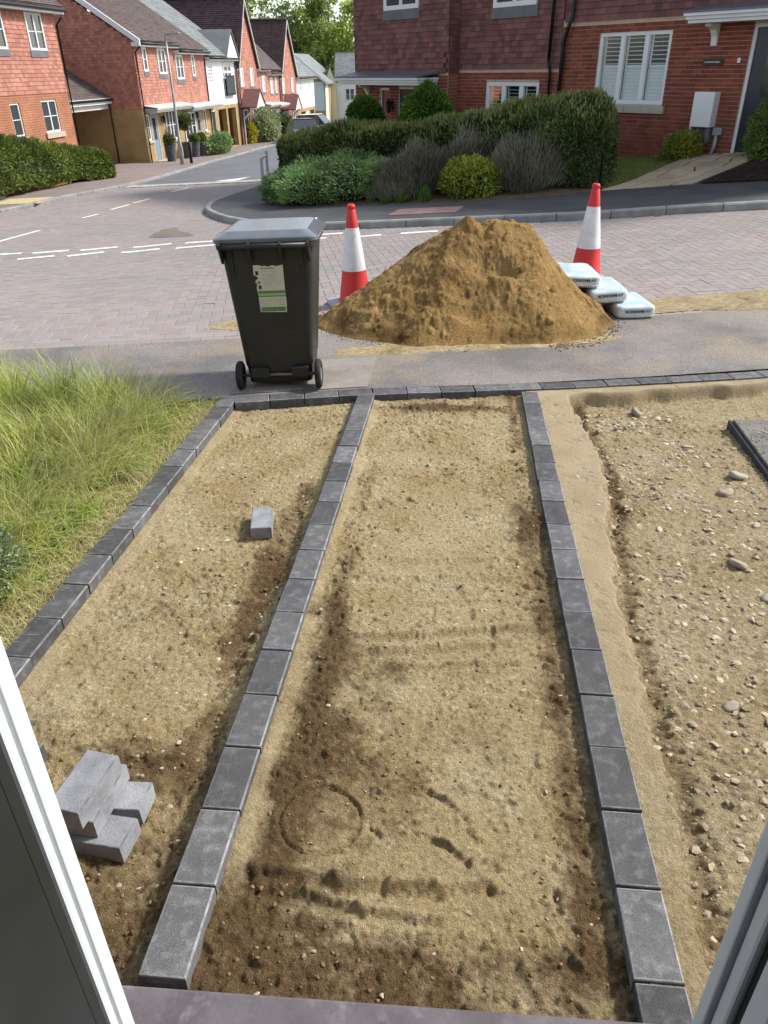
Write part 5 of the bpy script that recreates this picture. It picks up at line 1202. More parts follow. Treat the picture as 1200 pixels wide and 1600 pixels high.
door(lk, f4, 20.9, 21.8, -2.95, -.75, 'seal', n=.03); door(lk, f4, 24.6, 25.5, -3.0, -.85, 'white', n=.03)
for a in (22.1, 23.3): window(lk, f4, a, a + 1.1, -2.2, -.8, .05, 2, 1, None, .09)
gable_house('farther red house with steep gable and dark roof beyond the link', 26.4, 31.75, -3.3, 1.25, 4.95, -.75, 9)
# ---------------- second white house with chimney
h5 = thing('boarded_house', 'far white boarded house with chimney next to the second red gable', 'house', f4.P(35, -3.4))
MB().fbox(f4, 31.8, 38.6, -1.2, 1.0, -.4, -.02).build('upper_wall', MATS['clad'], h5)
W5 = [(33.2, 34.0, .0, .85), (36.2, 37.0, .0, .85)]
tile_wall(h5, f4, 31.8, 38.6, -1.2, 1.0, W5, 'clad', .2, 7.5, name='weatherboards', kind=None, th=.010)
for q in W5: window(h5, f4, *q, .03, 1, 0, 'blind', .09)
wall(h5, f4, 31.8, 38.6, -3.8, -1.2, [(33.0, 34.6, -3.7, -1.45), (35.2, 36.1, -3.7, -1.45), (36.6, 38.2, -3.7, -1.45)], 'brick_ochre', depth=.35)
MB().fbox(f4, 32, 38.5, -3.8, -1.2, -4.1, -4.0).build('carport_back', MATS['brick_ochre'], h5)
door(h5, f4, 35.2, 36.1, -3.6, -1.45, 'white', n=-.05)
eaves(h5, f4, 31.8, 38.9, 1.05); roof(h5, f4, 31.8, 38.9, 1.08, 4.2, R(36), 'roof_grey', gauge=.2, tw=.3)
MB().fbox(f4, 32.0, 33.3, 2.0, 4.1, -4.4, -3.6).build('chimney', MATS['brick_ochre'], h5)
MB().fbox(f4, 32.3, 32.55, 4.1, 4.5, -4.15, -3.9).build('chimney_pot', MATS['tile_red'], h5)
# ---------------- houses closing the street
hx = thing('gabled_house', 'ochre brick house with pale blue boards at the far end of the street', 'house', (-9, 95, -4.3))
fe = Frame((-12.2, 95), (1, 0), (0, -1))
poly_wall(hx, fe, [(0, -4.6), (6.4, -4.6), (6.4, .5), (3.2, 2.95), (0, .5)], 'brick_ochre')
MB().fbox(fe, 5.0, 6.3, -2.3, .5, .003, .05).build('blue_boards', MATS['clad_blue'], hx)
se = Frame((-5.8, 95), (.15, .99), (.99, -.15))
wall(hx, se, 0, 7, -4.6, .5, [], 'brick_ochre', name='side_wall'); MB().fbox(se, .1, 1.6, -4.6, .4, .003, .05).build('corner_boards', MATS['white'], hx)
q = MB(); q.hexa([(-5.4, 94.6, .25), (-9.0, 94.6, 3.05), (-8.0, 103, 3.05), (-4.4, 103, .25), (-5.4, 94.6, .40), (-9.0, 94.6, 3.2), (-8.0, 103, 3.2), (-4.4, 103, .40)]); q.hexa([(-12.6, 94.6, .25), (-9.0, 94.6, 3.05), (-8.0, 103, 3.05), (-11.6, 103, .25), (-12.6, 94.6, .40), (-9.0, 94.6, 3.2), (-8.0, 103, 3.2), (-11.6, 103, .40)]); q.build('roof', MATS['roof_grey'], hx)
q = MB(); q.prism([(6.75, .16), (3.2, 2.9), (3.2, 3.2), (6.75, .46)], lambda u, z: fe.P(u, z, .35), lambda u, z: fe.P(u, z, .45)); q.build('bargeboard', MATS['white'], hx)
hy = thing('boarded_house', 'pale boarded house with grey roof half hidden behind the round shrub', 'house', (-3.5, 99, -4.3))
fy = Frame((-5.6, 99), (1, 0), (0, -1))
wall(hy, fy, .9, 6, -1.9, .35, [], 'clad', name='upper_wall'); wall(hy, fy, .9, 6, -4.6, -1.9, [(2.2, 4.2, -4.4, -2.2)], 'white', depth=.4)
MB().fbox(fy, 2.2, 4.2, -4.4, -2.2, -.5, -.42).build('garage_door', MATS['interior'], hy)
window(hy, fy, 1.85, 3.0, -1.5, -.2, .03, 2, 1, None, .12)
roof(hy, fy, .7, 7.5, .35, 4, R(34), 'roof_grey', gauge=.2, tw=.3, over=.2)
poly_wall(hy, fy, [(-.4, -4.6), (.9, -4.6), (.9, .2), (.25, 1.9), (-.4, .2)], 'cream', .6, 'cream_bay')
q = MB(); q.hexa([fy.P(-.5, .1, .7), fy.P(.25, 2.0, .7), fy.P(.25, 2.0, -4), fy.P(-.9, .1, -4), fy.P(-.5, .25, .7), fy.P(.25, 2.15, .7), fy.P(.25, 2.15, -4), fy.P(-.9, .25, -4)]); q.build('bay_roof', MATS['roof_dark'], hy)

# ---------------- big house on the right (in shade): right block, recess, left block
WD = (-.6155, .788); WN = (-.788, -.6155); W0 = (6.8, 16.1)
hr = thing('brick_house', 'dark red tile hung brick house with white shuttered window across the road', 'house', (5.2, 18.2, -.1))
fr_ = Frame(W0, WD, WN)
RH = [(1.66, 3.40, 1.0, 2.30), (-1.0, 0.0, .22, 2.33)]
MH = [(4.98, 6.70, .1, 1.40)]
# mortar backing with openings, then single bricks
wall(hr, fr_, -3.5, 4.42, -.5, 2.56, RH, 'mortar_joint', -.004, .14, name='wall')
fl = Frame(fr_.P(0, 0, .35)[:2], WD, WN)
wall(hr, fr_, 4.42, 8.0, -1.2, 1.68, MH, 'mortar_joint', -.004, .14, name='wall')
LBH = [(8.9, 9.7, -.75, 1.28), (10.1, 10.5, -.75, 1.25)]
wall(hr, fl, 7.7, 11.62, -1.4, 1.60, LBH, 'mortar_joint', -.004, .14, name='wall')
BRK = []
def bricks(fr, u0, u1, z0, z1, holes):
    rows = int((z1 - z0) / .075)
    for j in range(rows):
        za = z0 + j * .075; off = .1125 * (j % 2); k = 0; u = u0 - off
        while u < u1:
            a, b = max(u, u0), min(u + .215, u1); segs = [(a, b)]
            for h in holes:
                if h[2] - .03 < za + .03 < h[3] + .03:
                    ns = []
                    for s0, s1 in segs:
                        if s1 <= h[0] or s0 >= h[1]: ns.append((s0, s1))
                        else:
                            if s0 < h[0] - .02: ns.append((s0, h[0] - .004))
                            if s1 > h[1] + .02: ns.append((h[1] + .004, s1))
                    segs = ns
            for s0, s1 in segs:
                if s1 - s0 > .025: BRK.append((fr, s0, s1, za))
            u += .225
bricks(fr_, -1.6, 4.40, -.4, 2.50, RH); bricks(fr_, 4.45, 7.93, -.35, 1.64, MH); bricks(fl, 7.72, 11.60, -.4, 1.56, LBH)
bm_ = MB(); bm_.box(-.1075, .1075, -.008, .05, 0, .065); full = bpy.data.meshes.new('brick'); full.from_pydata(bm_.V, [], bm_.F); full.materials.append(MATS['brick_piece'])
def brick_order(b):
    fr, a, c, z = b; p = fr.P((a + c) / 2, z); return math.hypot(p[0], p[1]) + (40 if c - a < .2 else 0) + (30 if p[0] / p[1] > .44 else 0) + (30 if z < .15 else 0)
BRK.sort(key=brick_order)
rzw = math.atan2(WD[1], WD[0])
for fr, a, c, z in BRK[:300]:
    o = bpy.data.objects.new('brick', full); col.objects.link(o); o.parent = hr; p = fr.P((a + c) / 2, z, .0)
    o.location = (p[0] - 5.2, p[1] - 18.2, z + .1); o.rotation_euler = (0, 0, rzw + math.pi)
mb = MB()
for fr, a, c, z in BRK[300:]:
    P = fr.P; tn = random.random(); d = .008 + random.uniform(-.002, .002)
    mb.add([P(a, z, d), P(c, z, d), P(c, z + .065, d), P(a, z + .065, d), P(a, z, -.01), P(c, z, -.01), P(c, z + .065, -.01), P(a, z + .065, -.01)], [(0, 1, 2, 3), (4, 5, 1, 0), (1, 5, 6, 2), (3, 2, 6, 7), (4, 0, 3, 7)], tn)
mb.build('brickwork', MATS['brick_mass'], hr, kind='stuff')
# tile hanging: single tiles where they show largest, the rest as one mass
UPW = [(5.22, 6.56, 2.9, 4.1), (8.85, 10.25, 3.02, 4.2)]
MB().fbox(fr_, -3.5, 4.4, 2.53, 5.2, -.3, -.03).build('upper_wall', MATS['tile_dark'], hr)
MB().fbox(fr_, 4.4, 8.0, 1.66, 5.2, -.3, -.03).build('upper_wall', MATS['tile_dark'], hr)
MB().fbox(fl, 7.7, 11.62, 1.58, 5.2, -.6, -.03).build('upper_wall', MATS['tile_dark'], hr)
tm_ = MB(); tm_.add([(-.081, -.022, 0), (.081, -.022, 0), (.081, -.003, .115), (-.081, -.003, .115), (-.081, .004, 0), (.081, .004, 0), (.081, .010, .115), (-.081, .010, .115)], [(0, 1, 2, 3), (4, 5, 1, 0), (1, 5, 6, 2), (4, 0, 3, 7)]); tmesh = bpy.data.meshes.new('tile'); tmesh.from_pydata(tm_.V, [], tm_.F); tmesh.materials.append(MATS['tile_red_piece'])
cnt = 0
for j in range(5):
    for i in range(60):
        u = 4.36 - (i + .5) * .165 - (j % 2) * .0825
        if u < -1.5: continue
        z = 2.52 + j * .115; p = fr_.P(u, z, .01); o = bpy.data.objects.new('tile', tmesh); col.objects.link(o); o.parent = hr; o.location = (p[0] - 5.2, p[1] - 18.2, z + .1); o.rotation_euler = (rng.normal(0, .01), 0, rzw + math.pi + rng.normal(0, .004)); cnt += 1
tile_wall(hr, fr_, -1.6, 4.40, 2.52 + 5 * .115, 5.2, [], 'tile_dark', .115, .165)
for j in range(4):
    for i in range(30):
        u = 11.57 - (i + .5) * .165 - (j % 2) * .0825
        if u < 7.8 or cnt > 298: continue
        z = 1.585 + j * .115; p = fl.P(u, z, .01); o = bpy.data.objects.new('tile', tmesh); col.objects.link(o); o.parent = hr; o.location = (p[0] - 5.2, p[1] - 18.2, z + .1); o.rotation_euler = (rng.normal(0, .01), 0, rzw + math.pi + rng.normal(0, .004)); cnt += 1
tile_wall(hr, fl, 7.7, 11.62, 1.585 + 4 * .115, 5.2, UPW[1:], 'tile_dark', .115, .165)
tile_wall(hr, fr_, 4.42, 8.0, 1.66, 5.2, UPW[:1], 'tile_dark', .115, .165)
ret = Frame(fl.P(7.7, 0, 0)[:2], (-WN[0], -WN[1]), (-WD[0], -WD[1]))
tile_wall(hr, ret, 0, .36, 1.585, 5.2, [], 'tile_dark', .115, .165, name='return_tiles'); wall(hr, ret, 0, .36, -1.4, 1.6, [], 'brick_red_far', name='return_wall')
endw = Frame(fl.P(11.63, 0, 0)[:2], (-WN[0], -WN[1]), WD); wall(hr, endw, 0, 7, -1.5, 5.2, [], 'tile_dark', name='end_wall')
# front windows
for q, nn_, ff in ((UPW[0], .02, fr_), (UPW[1], .02, fl)): window(hr, ff, *q, nn_, 2, 0, None, .10, apron=.22)
def shutter_window(fr, u0, u1, z0, z1, fw, split, solid_low=True):
    f = MB(); n = -.05
    for a, b, c, d in ((u0, u1, z0, z0 + fw), (u0, u1, z1 - fw, z1), (u0, u0 + fw, z0 + fw, z1 - fw), (u1 - fw, u1, z0 + fw, z1 - fw)): f.fbox(fr, a, b, c, d, n - .05, n + .03)
    wl = (u1 - u0) / 3
    for k in (1, 2): f.fbox(fr, u0 + k * wl - fw * .7, u0 + k * wl + fw * .7, z0 + fw, z1 - fw, n - .05, n + .028)
    w_ = f.build('window', MATS['white'], hr, bevel=.006)
    MB().fbox(fr, u0, u1, z0, z1, n - .5, n - .45).build('dark_room', MATS['interior'], w_)
    for k in range(3):
        a, b = u0 + k * wl + fw * (1 if k == 0 else .7), u0 + (k + 1) * wl - fw * (1 if k == 2 else .7)
        MB().add([fr.P(a, z0 + fw, n), fr.P(b, z0 + fw, n), fr.P(b, z1 - fw, n), fr.P(a, z1 - fw, n)], [(0, 1, 2, 3)]).build('pane', MATS['clear_glass'], w_)
        a += .03; b -= .03
        g_ = MB(); g_.fbox(fr, a - .03, a, z0 + fw, z1 - fw, n - .10, n - .07); g_.fbox(fr, b, b + .03, z0 + fw, z1 - fw, n - .10, n - .07); g_.fbox(fr, a, b, split - .03, split + .03, n - .1, n - .07); g_.build('shutter_frame', MATS['slat'], w_)
        ns = int(round((z1 - fw - split) / .075))
        for i in range(ns):
            zc = split + .05 + i * .075; s_ = MB(); s_.hexa([fr.P(a, zc - .006, n - .105), fr.P(b, zc - .006, n - .105), fr.P(b, zc - .002, n - .070), fr.P(a, zc - .002, n - .070), fr.P(a, zc + .006, n - .105), fr.P(b, zc + .006, n - .105), fr.P(b, zc + .010, n - .070), fr.P(a, zc + .010, n - .070)]); s_.build('slat', MATS['slat'], w_)
        ns = int(round((split - z0 - fw) / .065))
        for i in range(ns):
            zc = z0 + fw + .03 + i * .065; s_ = MB(); s_.hexa([fr.P(a, zc - .033, n - .092), fr.P(b, zc - .033, n - .092), fr.P(b, zc - .030, n - .080), fr.P(a, zc - .030, n - .080), fr.P(a, zc + .030, n - .100), fr.P(b, zc + .030, n - .100), fr.P(b, zc + .033, n - .088), fr.P(a, zc + .033, n - .088)]); s_.build('slat', MATS['slat'], w_)
    return w_
def clearglass():
    m = bpy.data.materials.new('clear_glass'); m.use_nodes = True; N = NT(m); N.n.remove(N.n['Principled BSDF'])
    g_ = N.new('ShaderNodeBsdfGlossy'); g_.inputs['Roughness'].default_value = .02; t_ = N.new('ShaderNodeBsdfTransparent'); t_.inputs[0].default_value = (.88, .92, .92, 1)
    fz = N.new('ShaderNodeFresnel'); fz.inputs[0].default_value = 1.42; mx = N.new('ShaderNodeMixShader')
    N.ln(fz.outputs[0], mx.inputs[0]); N.ln(t_.outputs[0], mx.inputs[1]); N.ln(g_.outputs[0], mx.inputs[2]); N.ln(mx.outputs[0], N.n['Material Output'].inputs[0]); MATS['clear_glass'] = m
clearglass()
shutter_window(fr_, *RH[0], .075, 1.68)
for k in range(2): MB().fbox(fr_, 1.58 + k * .952, 1.58 + k * .952 + .945, .84, .985, -.06, .075).build('stone_sill', MATS['sill_stone'], hr, bevel=.006)
shutter_window(fr_, *MH[0], .09, .5)
# the door, its canopy and the things fixed beside it
d_ = door(hr, fr_, -1.0, 0.0, .22, 2.33, 'navy' if 'navy' in MATS else mat('navy', (.015, .018, .028), rough=.35, spec=.5).name, n=-.06)
MB().fbox(fr_, -1.05, .05, .12, .215, -.1, .14).build('door_step', MATS['sill_stone'], hr)
cn = canopy(hr, fr_, -1.9, 1.08, 2.36, .16, .62, 'white')
b_ = MB(); b_.prism([(.003, 2.0), (.045, 2.0), (.07, 2.15), (.16, 2.26), (.34, 2.31), (.34, 2.355), (.003, 2.355)], lambda n_, z_: fr_.P(.66, z_, n_), lambda n_, z_: fr_.P(.78, z_, n_)); b_.build('canopy_bracket', MATS['white'], hr, bevel=.004)
pl = MB(); pl.fbox(fr_, .47, .88, 1.685, 1.795, .010, .03); pl = pl.build('name_plate', MATS['black_plastic'], hr)
for k in range(11): MB().fbox(fr_, .80 - k * .026, .815 - k * .026, 1.728, 1.752 - .006 * (k % 3 == 1), .0305, .032).build('letter', MATS['white'], pl)
MB().fbox(fr_, .84, .855, 1.73, 1.75, .0305, .032).build('letter', MATS['white'], pl)
MB().fbox(fr_, .13, .19, 1.72, 1.80, .010, .03).build('door_bell', MATS['white'], hr, bevel=.004)
mt = MB(); mt.fbox(fr_, .40, .83, .65, 1.25, .010, .22); mt.build('meter_box', MATS['white'], hr, bevel=.01)
mb = MB(); mb.fbox(fr_, .42, .50, .38, .648, .01, .16); mb.fbox(fr_, .5, .76, .44, .648, .01, .04); mb.build('meter_base', MATS['lead'], hr)
MB().fbox(fr_, .80, .822, .05, .648, .19, .21).build('meter_leg', MATS['white'], hr)
MB().fbox(fr_, .20, .38, .52, .645, .010, .10).build('junction_box', MATS['galv'], hr, bevel=.004)
MB().tube([fr_.P(.30, .52, .06), fr_.P(.31, .32, .06), fr_.P(.37, .1, .09)], .04, 8).build('conduit', MATS['galv'], hr, smooth=True)
pipe(hr, fr_, 4.62, -.4, 1.60, .08, .038, swan=(0.06, .03)); MB().tube([fr_.P(4.66, 1.84, .11), fr_.P(4.62, 5.2, .09)], .038, 8).build('downpipe', MATS['gutter'], hr, smooth=True)
MB().tube([fr_.P(4.36, -.3, .08), fr_.P(4.30, 2.05, .08), fr_.P(4.28, 2.2, .09), fr_.P(4.18, 2.42, .12), fr_.P(4.10, 2.6, .10), fr_.P(4.06, 5.2, .09)], .042, 8).build('downpipe', MATS['gutter'], hr, smooth=True)
# left block: canopy, door, narrow window, lantern
canopy(hr, fl, 8.05, 11.55, 1.33, .17, .75, 'white')
door(hr, fl, 8.85, 9.75, -.75, 1.28, 'navy', n=-.06); window(hr, fl, 10.07, 10.53, -.75, 1.25, -.05, 1, 0, None, .06)
lantern(hr, fl, 9.92, .80, .02)
b_ = MB(); b_.prism([(.003, .95), (.045, .95), (.07, 1.1), (.16, 1.23), (.34, 1.28), (.34, 1.325), (.003, 1.325)], lambda n_, z_: fl.P(10.95, z_, n_), lambda n_, z_: fl.P(11.05, z_, n_)); b_.build('canopy_bracket', MATS['white'], hr)
roof(hr, fr_, -3.5, 11.7, 5.2, 4, R(38), 'roof_brown', over=.4)
MB().fbox(Frame(fr_.P(0, 0, 0)[:2], WD, WN), -3.5, 11.5, -1.5, 5.2, -7.2, -7.0).build('rear_wall', MATS['tile_dark'], hr)

# ================================================================== FRONT GARDEN across the road
BKA = np.array([p for p in BK if p[1] < 18.5]); TT = [-3, 0, 1.1, 2.64, 4.4, 8, 12, 16]; TZ = [.4, .19, .1, -.05, -.25, -.6, -.9, -1.1]
def zg(x, y):
    x = np.asarray(x, float); y = np.asarray(y, float)
    yb = np.interp(x, BKA[::-1, 0], BKA[::-1, 1]); dA = np.maximum(0, y - yb); dx, dy = x - W0[0], y - W0[1]
    t = dx * WD[0] + dy * WD[1]; dB = np.maximum(0, dx * WN[0] + dy * WN[1]); v = dA / (dA + dB + 1e-6)
    return (zt(x, yb) + .105) * (1 - v) + v * np.interp(t, TT, TZ)
hl = [fr_.P(t, 0, -.02)[:2] for t in (-3, 0, 2, 4.4, 6, 8)] + [fl.P(t, 0, -.02)[:2] for t in (9, 12, 16)]
strip('garden', [p for p in BK if p[1] < 26], hl, 90, 24, MATS['soil'], -.004, zf=zg)
# lawn
LP = [(4.2, 14.92), (4.3, 16.2), (4.6, 17.6), (4.5, 19.0), (5.15, 18.1), (6.05, 17.0), (6.1, 16.45), (5.55, 16.0), (4.95, 15.4)]
def fillpoly(name, poly, m, dz, step=.12, kind='structure'):
    P = np.array(poly); c = P.mean(0); rings = []; n = 48; B = resample(np.r_[P, P[:1]], n + 1)[:-1]; V = []; 
    for k in range(6): V.append(c + (B - c) * (k + 1) / 6)
    V = np.vstack([c[None]] + V); Fa = []
    tri = [(0, 1 + i, 1 + (i + 1) % n) for i in range(n)]
    quads = [(1 + k * n + i, 1 + (k + 1) * n + i, 1 + (k + 1) * n + (i + 1) % n, 1 + k * n + (i + 1) % n) for k in range(5) for i in range(n)]
    V = np.c_[V, zg(V[:, 0], V[:, 1]) + dz]; me = bpy.data.meshes.new(name); me.from_pydata(V.tolist(), [], tri + quads); me.update()
    bad = sum(p.normal.z for p in me.polygons) < 0
    if bad: me.flip_normals()
    return link(name, me, MATS[m], None, True, kind)
fillpoly('lawn', LP, 'lawn_soil', .006)
n = 9000; x = rng.uniform(4.1, 6.2, n); y = rng.uniform(14.8, 19.0, n); k = pip(x, y, LP); x, y = x[k], y[k]; n = len(x)
blades('lawn_grass', 'mown green lawn in front of the shuttered window', x, y, zg(x, y), rng.uniform(.03, .08, n), rng.uniform(.0, .03, n), rng.uniform(0, 6.28, n), rng.uniform(.002, .005, n), MATS['lawn'])
# crazy paving path
def crazy():
    root = thing('garden_path', 'buff crazy paving path rising to the front door', 'path', (5.6, 15.5, 0))
    A = resample([(4.0, 14.72), (4.7, 15.15), (5.45, 15.85), (6.2, 16.5), (6.95, 16.95)], 9); B = resample([(5.62, 14.55), (6.0, 14.75), (6.45, 14.95), (7.0, 15.3), (7.5, 15.55)], 9)
    nv = 4; G = np.zeros((9, nv + 1, 2))
    for j in range(nv + 1): G[:, j] = A * (1 - j / nv) + B * (j / nv)
    G[1:-1, 1:-1] += rng.normal(0, .055, G[1:-1, 1:-1].shape)
    for i in range(8):
        for j in range(nv):
            q4 = np.array([G[i, j], G[i + 1, j], G[i + 1, j + 1], G[i, j + 1]]); c = q4.mean(0); q4 = c + (q4 - c) * .91
            zz = zg(q4[:, 0], q4[:, 1]) + .03 + rng.normal(0, .003)
            a = [(p[0], p[1], z - .05) for p, z in zip(q4, zz)]; b = [(p[0], p[1], z) for p, z in zip(q4, zz)]
            if np.cross(q4[1] - q4[0], q4[2] - q4[1]) < 0: a, b = a[::-1], b[::-1]
            MB().hexa(a + b).build('paving_stone', MATS['crazy'], root, bevel=.012)
    mat('path_joint', (.10, .08, .055), (.14, .11, .07), scale=6, rough=.95)
    strip('path_bed', A, B, 20, 8, MATS['path_joint'], .006, zf=zg)
crazy()
fillpoly('mulch_bed', [(5.65, 14.5), (6.73, 14.1), (8.2, 13.7), (8.6, 14.9), (7.6, 15.45), (6.9, 15.2), (6.4, 14.9)], 'mulch', .03)
n = 1500; x = rng.uniform(5.7, 8, n); y = rng.uniform(13.9, 15.3, n); k = pip(x, y, [(5.75, 14.55), (6.73, 14.2), (8.2, 13.8), (8.5, 14.8), (7.6, 15.35), (6.9, 15.1)]); C = np.c_[x[k], y[k], zg(x[k], y[k]) + .035]
tag(lumps('bark_mulch', C, rng.uniform(.012, .035, k.sum()), 'mulch', .35), 'dark bark mulch right of the garden path', 'mulch')

def hedge(name, label, path, n, L, W, m, tips=None, ntip=0, seed=0, group=None, k=.84, lump=.10):
    """path rows: x, y, half width, top z, base z"""
    P = np.array(path, float); d = np.r_[0, np.cumsum(np.hypot(*np.diff(P[:, :2], axis=0).T))]
    root = thing(name, label, 'hedge', (P[0, 0], P[0, 1], P[0, 4]), group=group)
    def sample(s, th, inner):
        v = [np.interp(s, d, P[:, i]) for i in range(5)]; tx = np.interp(s + .1, d, P[:, 0]) - np.interp(s - .1, d, P[:, 0]); ty = np.interp(s + .1, d, P[:, 1]) - np.interp(s - .1, d, P[:, 1]); l = np.hypot(tx, ty) + 1e-9; tx, ty = tx / l, ty / l
        end = np.clip(np.minimum(s, d[-1] - s) / (v[2] * .9), 0, 1); end = np.sqrt(1 - (1 - end) ** 2)
        c_, s_ = np.cos(th), np.sin(th); e = .6
        cu = np.sign(c_) * np.abs(c_) ** e * v[2] * (.04 + .96 * end); cv = np.sign(s_) * np.abs(s_) ** e
        mid = (v[3] + v[4]) / 2; hh = (v[3] - v[4]) / 2 * (.55 + .45 * end)
        lum = 1 + lump * vn(s * 1.6 + seed, th * 1.5, seed) + .6 * lump * vn(s * 4 + seed, th * 3.2, seed + 2)
        cu = cu * lum * inner; zz = v[4] + hh + cv * hh * (1 + (lum - 1) * .9) * inner
        return np.stack([v[0] - ty * cu, v[1] + tx * cu, zz], -1), np.stack([-ty * c_, tx * c_, s_], -1)
    s = rng.uniform(0, d[-1], n); e_ = rng.random(n); s = np.where(e_ < .07, rng.uniform(0, .3, n), np.where(e_ > .93, d[-1] - rng.uniform(0, .3, n), s)); th = rng.uniform(-.9, math.pi + .9, n)
    C, N_ = sample(s, th, 1 - .16 * rng.random(n) ** 1.5)
    foliage('foliage', C, N_ * .6 + rng.normal(0, .6, C.shape) + np.array((0, 0, .35)), L * rng.uniform(.6, 1.3, n), W * rng.uniform(.7, 1.2, n), MATS[m], root)
    if ntip:
        s = rng.uniform(0, d[-1], ntip); th = rng.normal(math.pi / 2, .55, ntip); C, N_ = sample(s, th, 1.0 + .06 * rng.random(ntip))
        foliage('shoots', C, N_ * .3 + rng.normal(0, .35, C.shape) + np.array((0, 0, 1.0)), L * rng.uniform(.8, 1.9, ntip), W * .7 * rng.uniform(.7, 1.2, ntip), MATS[tips], root)
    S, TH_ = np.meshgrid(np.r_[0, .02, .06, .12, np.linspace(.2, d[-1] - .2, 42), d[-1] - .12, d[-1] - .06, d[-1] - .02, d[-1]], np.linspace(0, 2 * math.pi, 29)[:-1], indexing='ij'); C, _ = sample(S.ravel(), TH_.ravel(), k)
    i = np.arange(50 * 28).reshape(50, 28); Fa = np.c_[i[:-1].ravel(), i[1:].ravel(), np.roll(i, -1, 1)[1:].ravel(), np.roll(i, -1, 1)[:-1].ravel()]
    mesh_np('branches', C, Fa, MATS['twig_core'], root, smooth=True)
    return root
hedge('hedge', 'dark evergreen hedge along the garden of the red brick house', [(4.05, 15.0, .5, 1.0, -.3), (3.75, 15.55, .72, 1.16, -.3), (3.1, 16.5, .75, 1.06, -.35), (1.45, 17.6, .7, .74, -.5), (.1, 18.3, .65, .60, -.65), (-1.3, 19.2, .62, .50, -.8), (-2.2, 20.1, .6, .40, -.95)], 46000, .075, .020, 'hedge_dark', 'hedge_tips', 6000, 3, lump=.2)
hedge('hedge', 'clipped leafy green hedge before the orange brick house', [(-11.6, 18.5, .8, .9, -1.2), (-11.2, 21, .8, .55, -1.25), (-11.0, 23, .75, .30, -1.3), (-10.95, 25.3, .7, -.07, -1.4), (-10.9, 28.2, .7, -.46, -1.5), (-10.3, 29.8, .7, -.72, -1.6), (-9.9, 30.4, .55, -.85, -1.65)], 46000, .10, .030, 'hedge_green', 'hedge_green', 5000, 8)
# low plants along the pavement
def plume(name, label, c, r, n, L, W, m, seed, cat='shrub', zlo=None, spread=.5, core_k=.7):
    """bush of many upright thin stems"""
    root = thing(name, label, cat, c); a = rng.uniform(0, 6.28, n); rr = np.sqrt(rng.random(n)); x = c[0] + r[0] * rr * np.cos(a) * .85; y = c[1] + r[1] * rr * np.sin(a) * .85
    hh = r[2] * np.sqrt(np.clip(1 - (rr * .93) ** 2, .05, 1)) * (1 + .3 * vn(x * 3 + seed, y * 3, seed)) * rng.uniform(.85, 1.18, n); zz = zg(x, y)
    t = rng.uniform(.25, 1, n); C = np.c_[x, y, zz + hh * t - L * .5]; D = np.c_[np.cos(a) * rr * spread, np.sin(a) * rr * spread, np.ones(n)] + rng.normal(0, .22, (n, 3))
    foliage('stems', C, D, L * rng.uniform(.6, 1.3, n), W * rng.uniform(.7, 1.3, n), MATS[m], root)
    core_blob('branches', (c[0], c[1], c[2] + r[2] * .1), (r[0] * .85, r[1] * .85, r[2] * .75), 'lav_core', root, core_k, seed)
    return root
def jun():
    root = thing('juniper', 'spreading blue green juniper at the corner of the garden', 'shrub', (-1.05, 17.2, -.7))
    for k, (cx, cy, rx, ry, rz_, zc) in enumerate([(-1.0, 17.3, 1.15, .9, .46, -.34), (-.3, 16.75, .9, .75, .44, -.30), (-1.75, 17.6, .65, .65, .42, -.50), (-.55, 17.35, .95, .8, .46, -.26), (-1.3, 16.85, .75, .55, .42, -.44), (.05, 16.45, .5, .5, .42, -.30), (-2.05, 18.0, .55, .6, .36, -.58)]):
        P, d = blob_pts(6500, (cx, cy, zc), (rx, ry, rz_), .30, k * 3 + 1, .2, 3.0, -.5); D = d * np.array((1, 1, .35)) + rng.normal(0, .35, P.shape) + np.array((0, 0, .25))
        foliage('foliage', P, D, .085 * rng.uniform(.5, 1.4, len(P)), .009 * rng.uniform(.7, 1.3, len(P)), MATS['juniper'], root)
        core_blob('branches', (cx, cy, zc - .03), (rx, ry, rz_), 'twig_core', root, .78, k * 3 + 1, .2, 3.0)
jun()
plume('lavender', 'grey brown lavender bush between the juniper and the golden shrub', (.72, 16.15, -.5), (1.0, .75, .74), 15000, .16, .006, 'lavender', 2)
plume('lavender', 'tall grey lavender bush right of the golden shrub', (2.85, 15.5, -.35), (1.0, .65, .84), 16000, .17, .006, 'lavender', 6)
plume('lavender', 'faded lavender bush behind the golden shrub below the hedge', (1.75, 16.4, -.42), (1.1, .5, .84), 13000, .16, .006, 'lavender', 9)
shrub('golden_shrub', 'low golden variegated shrub beside the far pavement', 'shrub', (1.83, 15.45, -.12), (.62, .48, .38), 6500, .085, .022, 'golden', 4, bump=.14, ck=.8)
G = 'small green tufts at the pavement edge'
for k, (x, y, lab) in enumerate([(.15, 15.72, 'small green tuft by the pavement nearest the juniper'), (.45, 15.55, 'small green tuft by the pavement in the middle of three'), (.86, 15.33, 'small green tuft by the pavement nearest the golden shrub')]):
    q_ = plume('plant_tuft', lab, (x, y, float(zg(x, y))), (.12, .12, .20), 420, .08, .006, 'bright_green', k + 20, 'plant', core_k=.5); q_['group'] = G
shrub('round_shrub', 'rounded green shrub at the left corner of the red brick house', 'shrub', (-.34, 22.3, .45), (.5, .5, .66), 9000, .09, .022, 'bright_green', 12, bump=.1, ck=.8)
shrub('round_shrub', 'larger rounded green shrub before the canopied front door', 'shrub', (1.2, 20.7, .65), (.60, .55, .70), 10000, .09, .022, 'bright_green', 15, bump=.12, ck=.8)
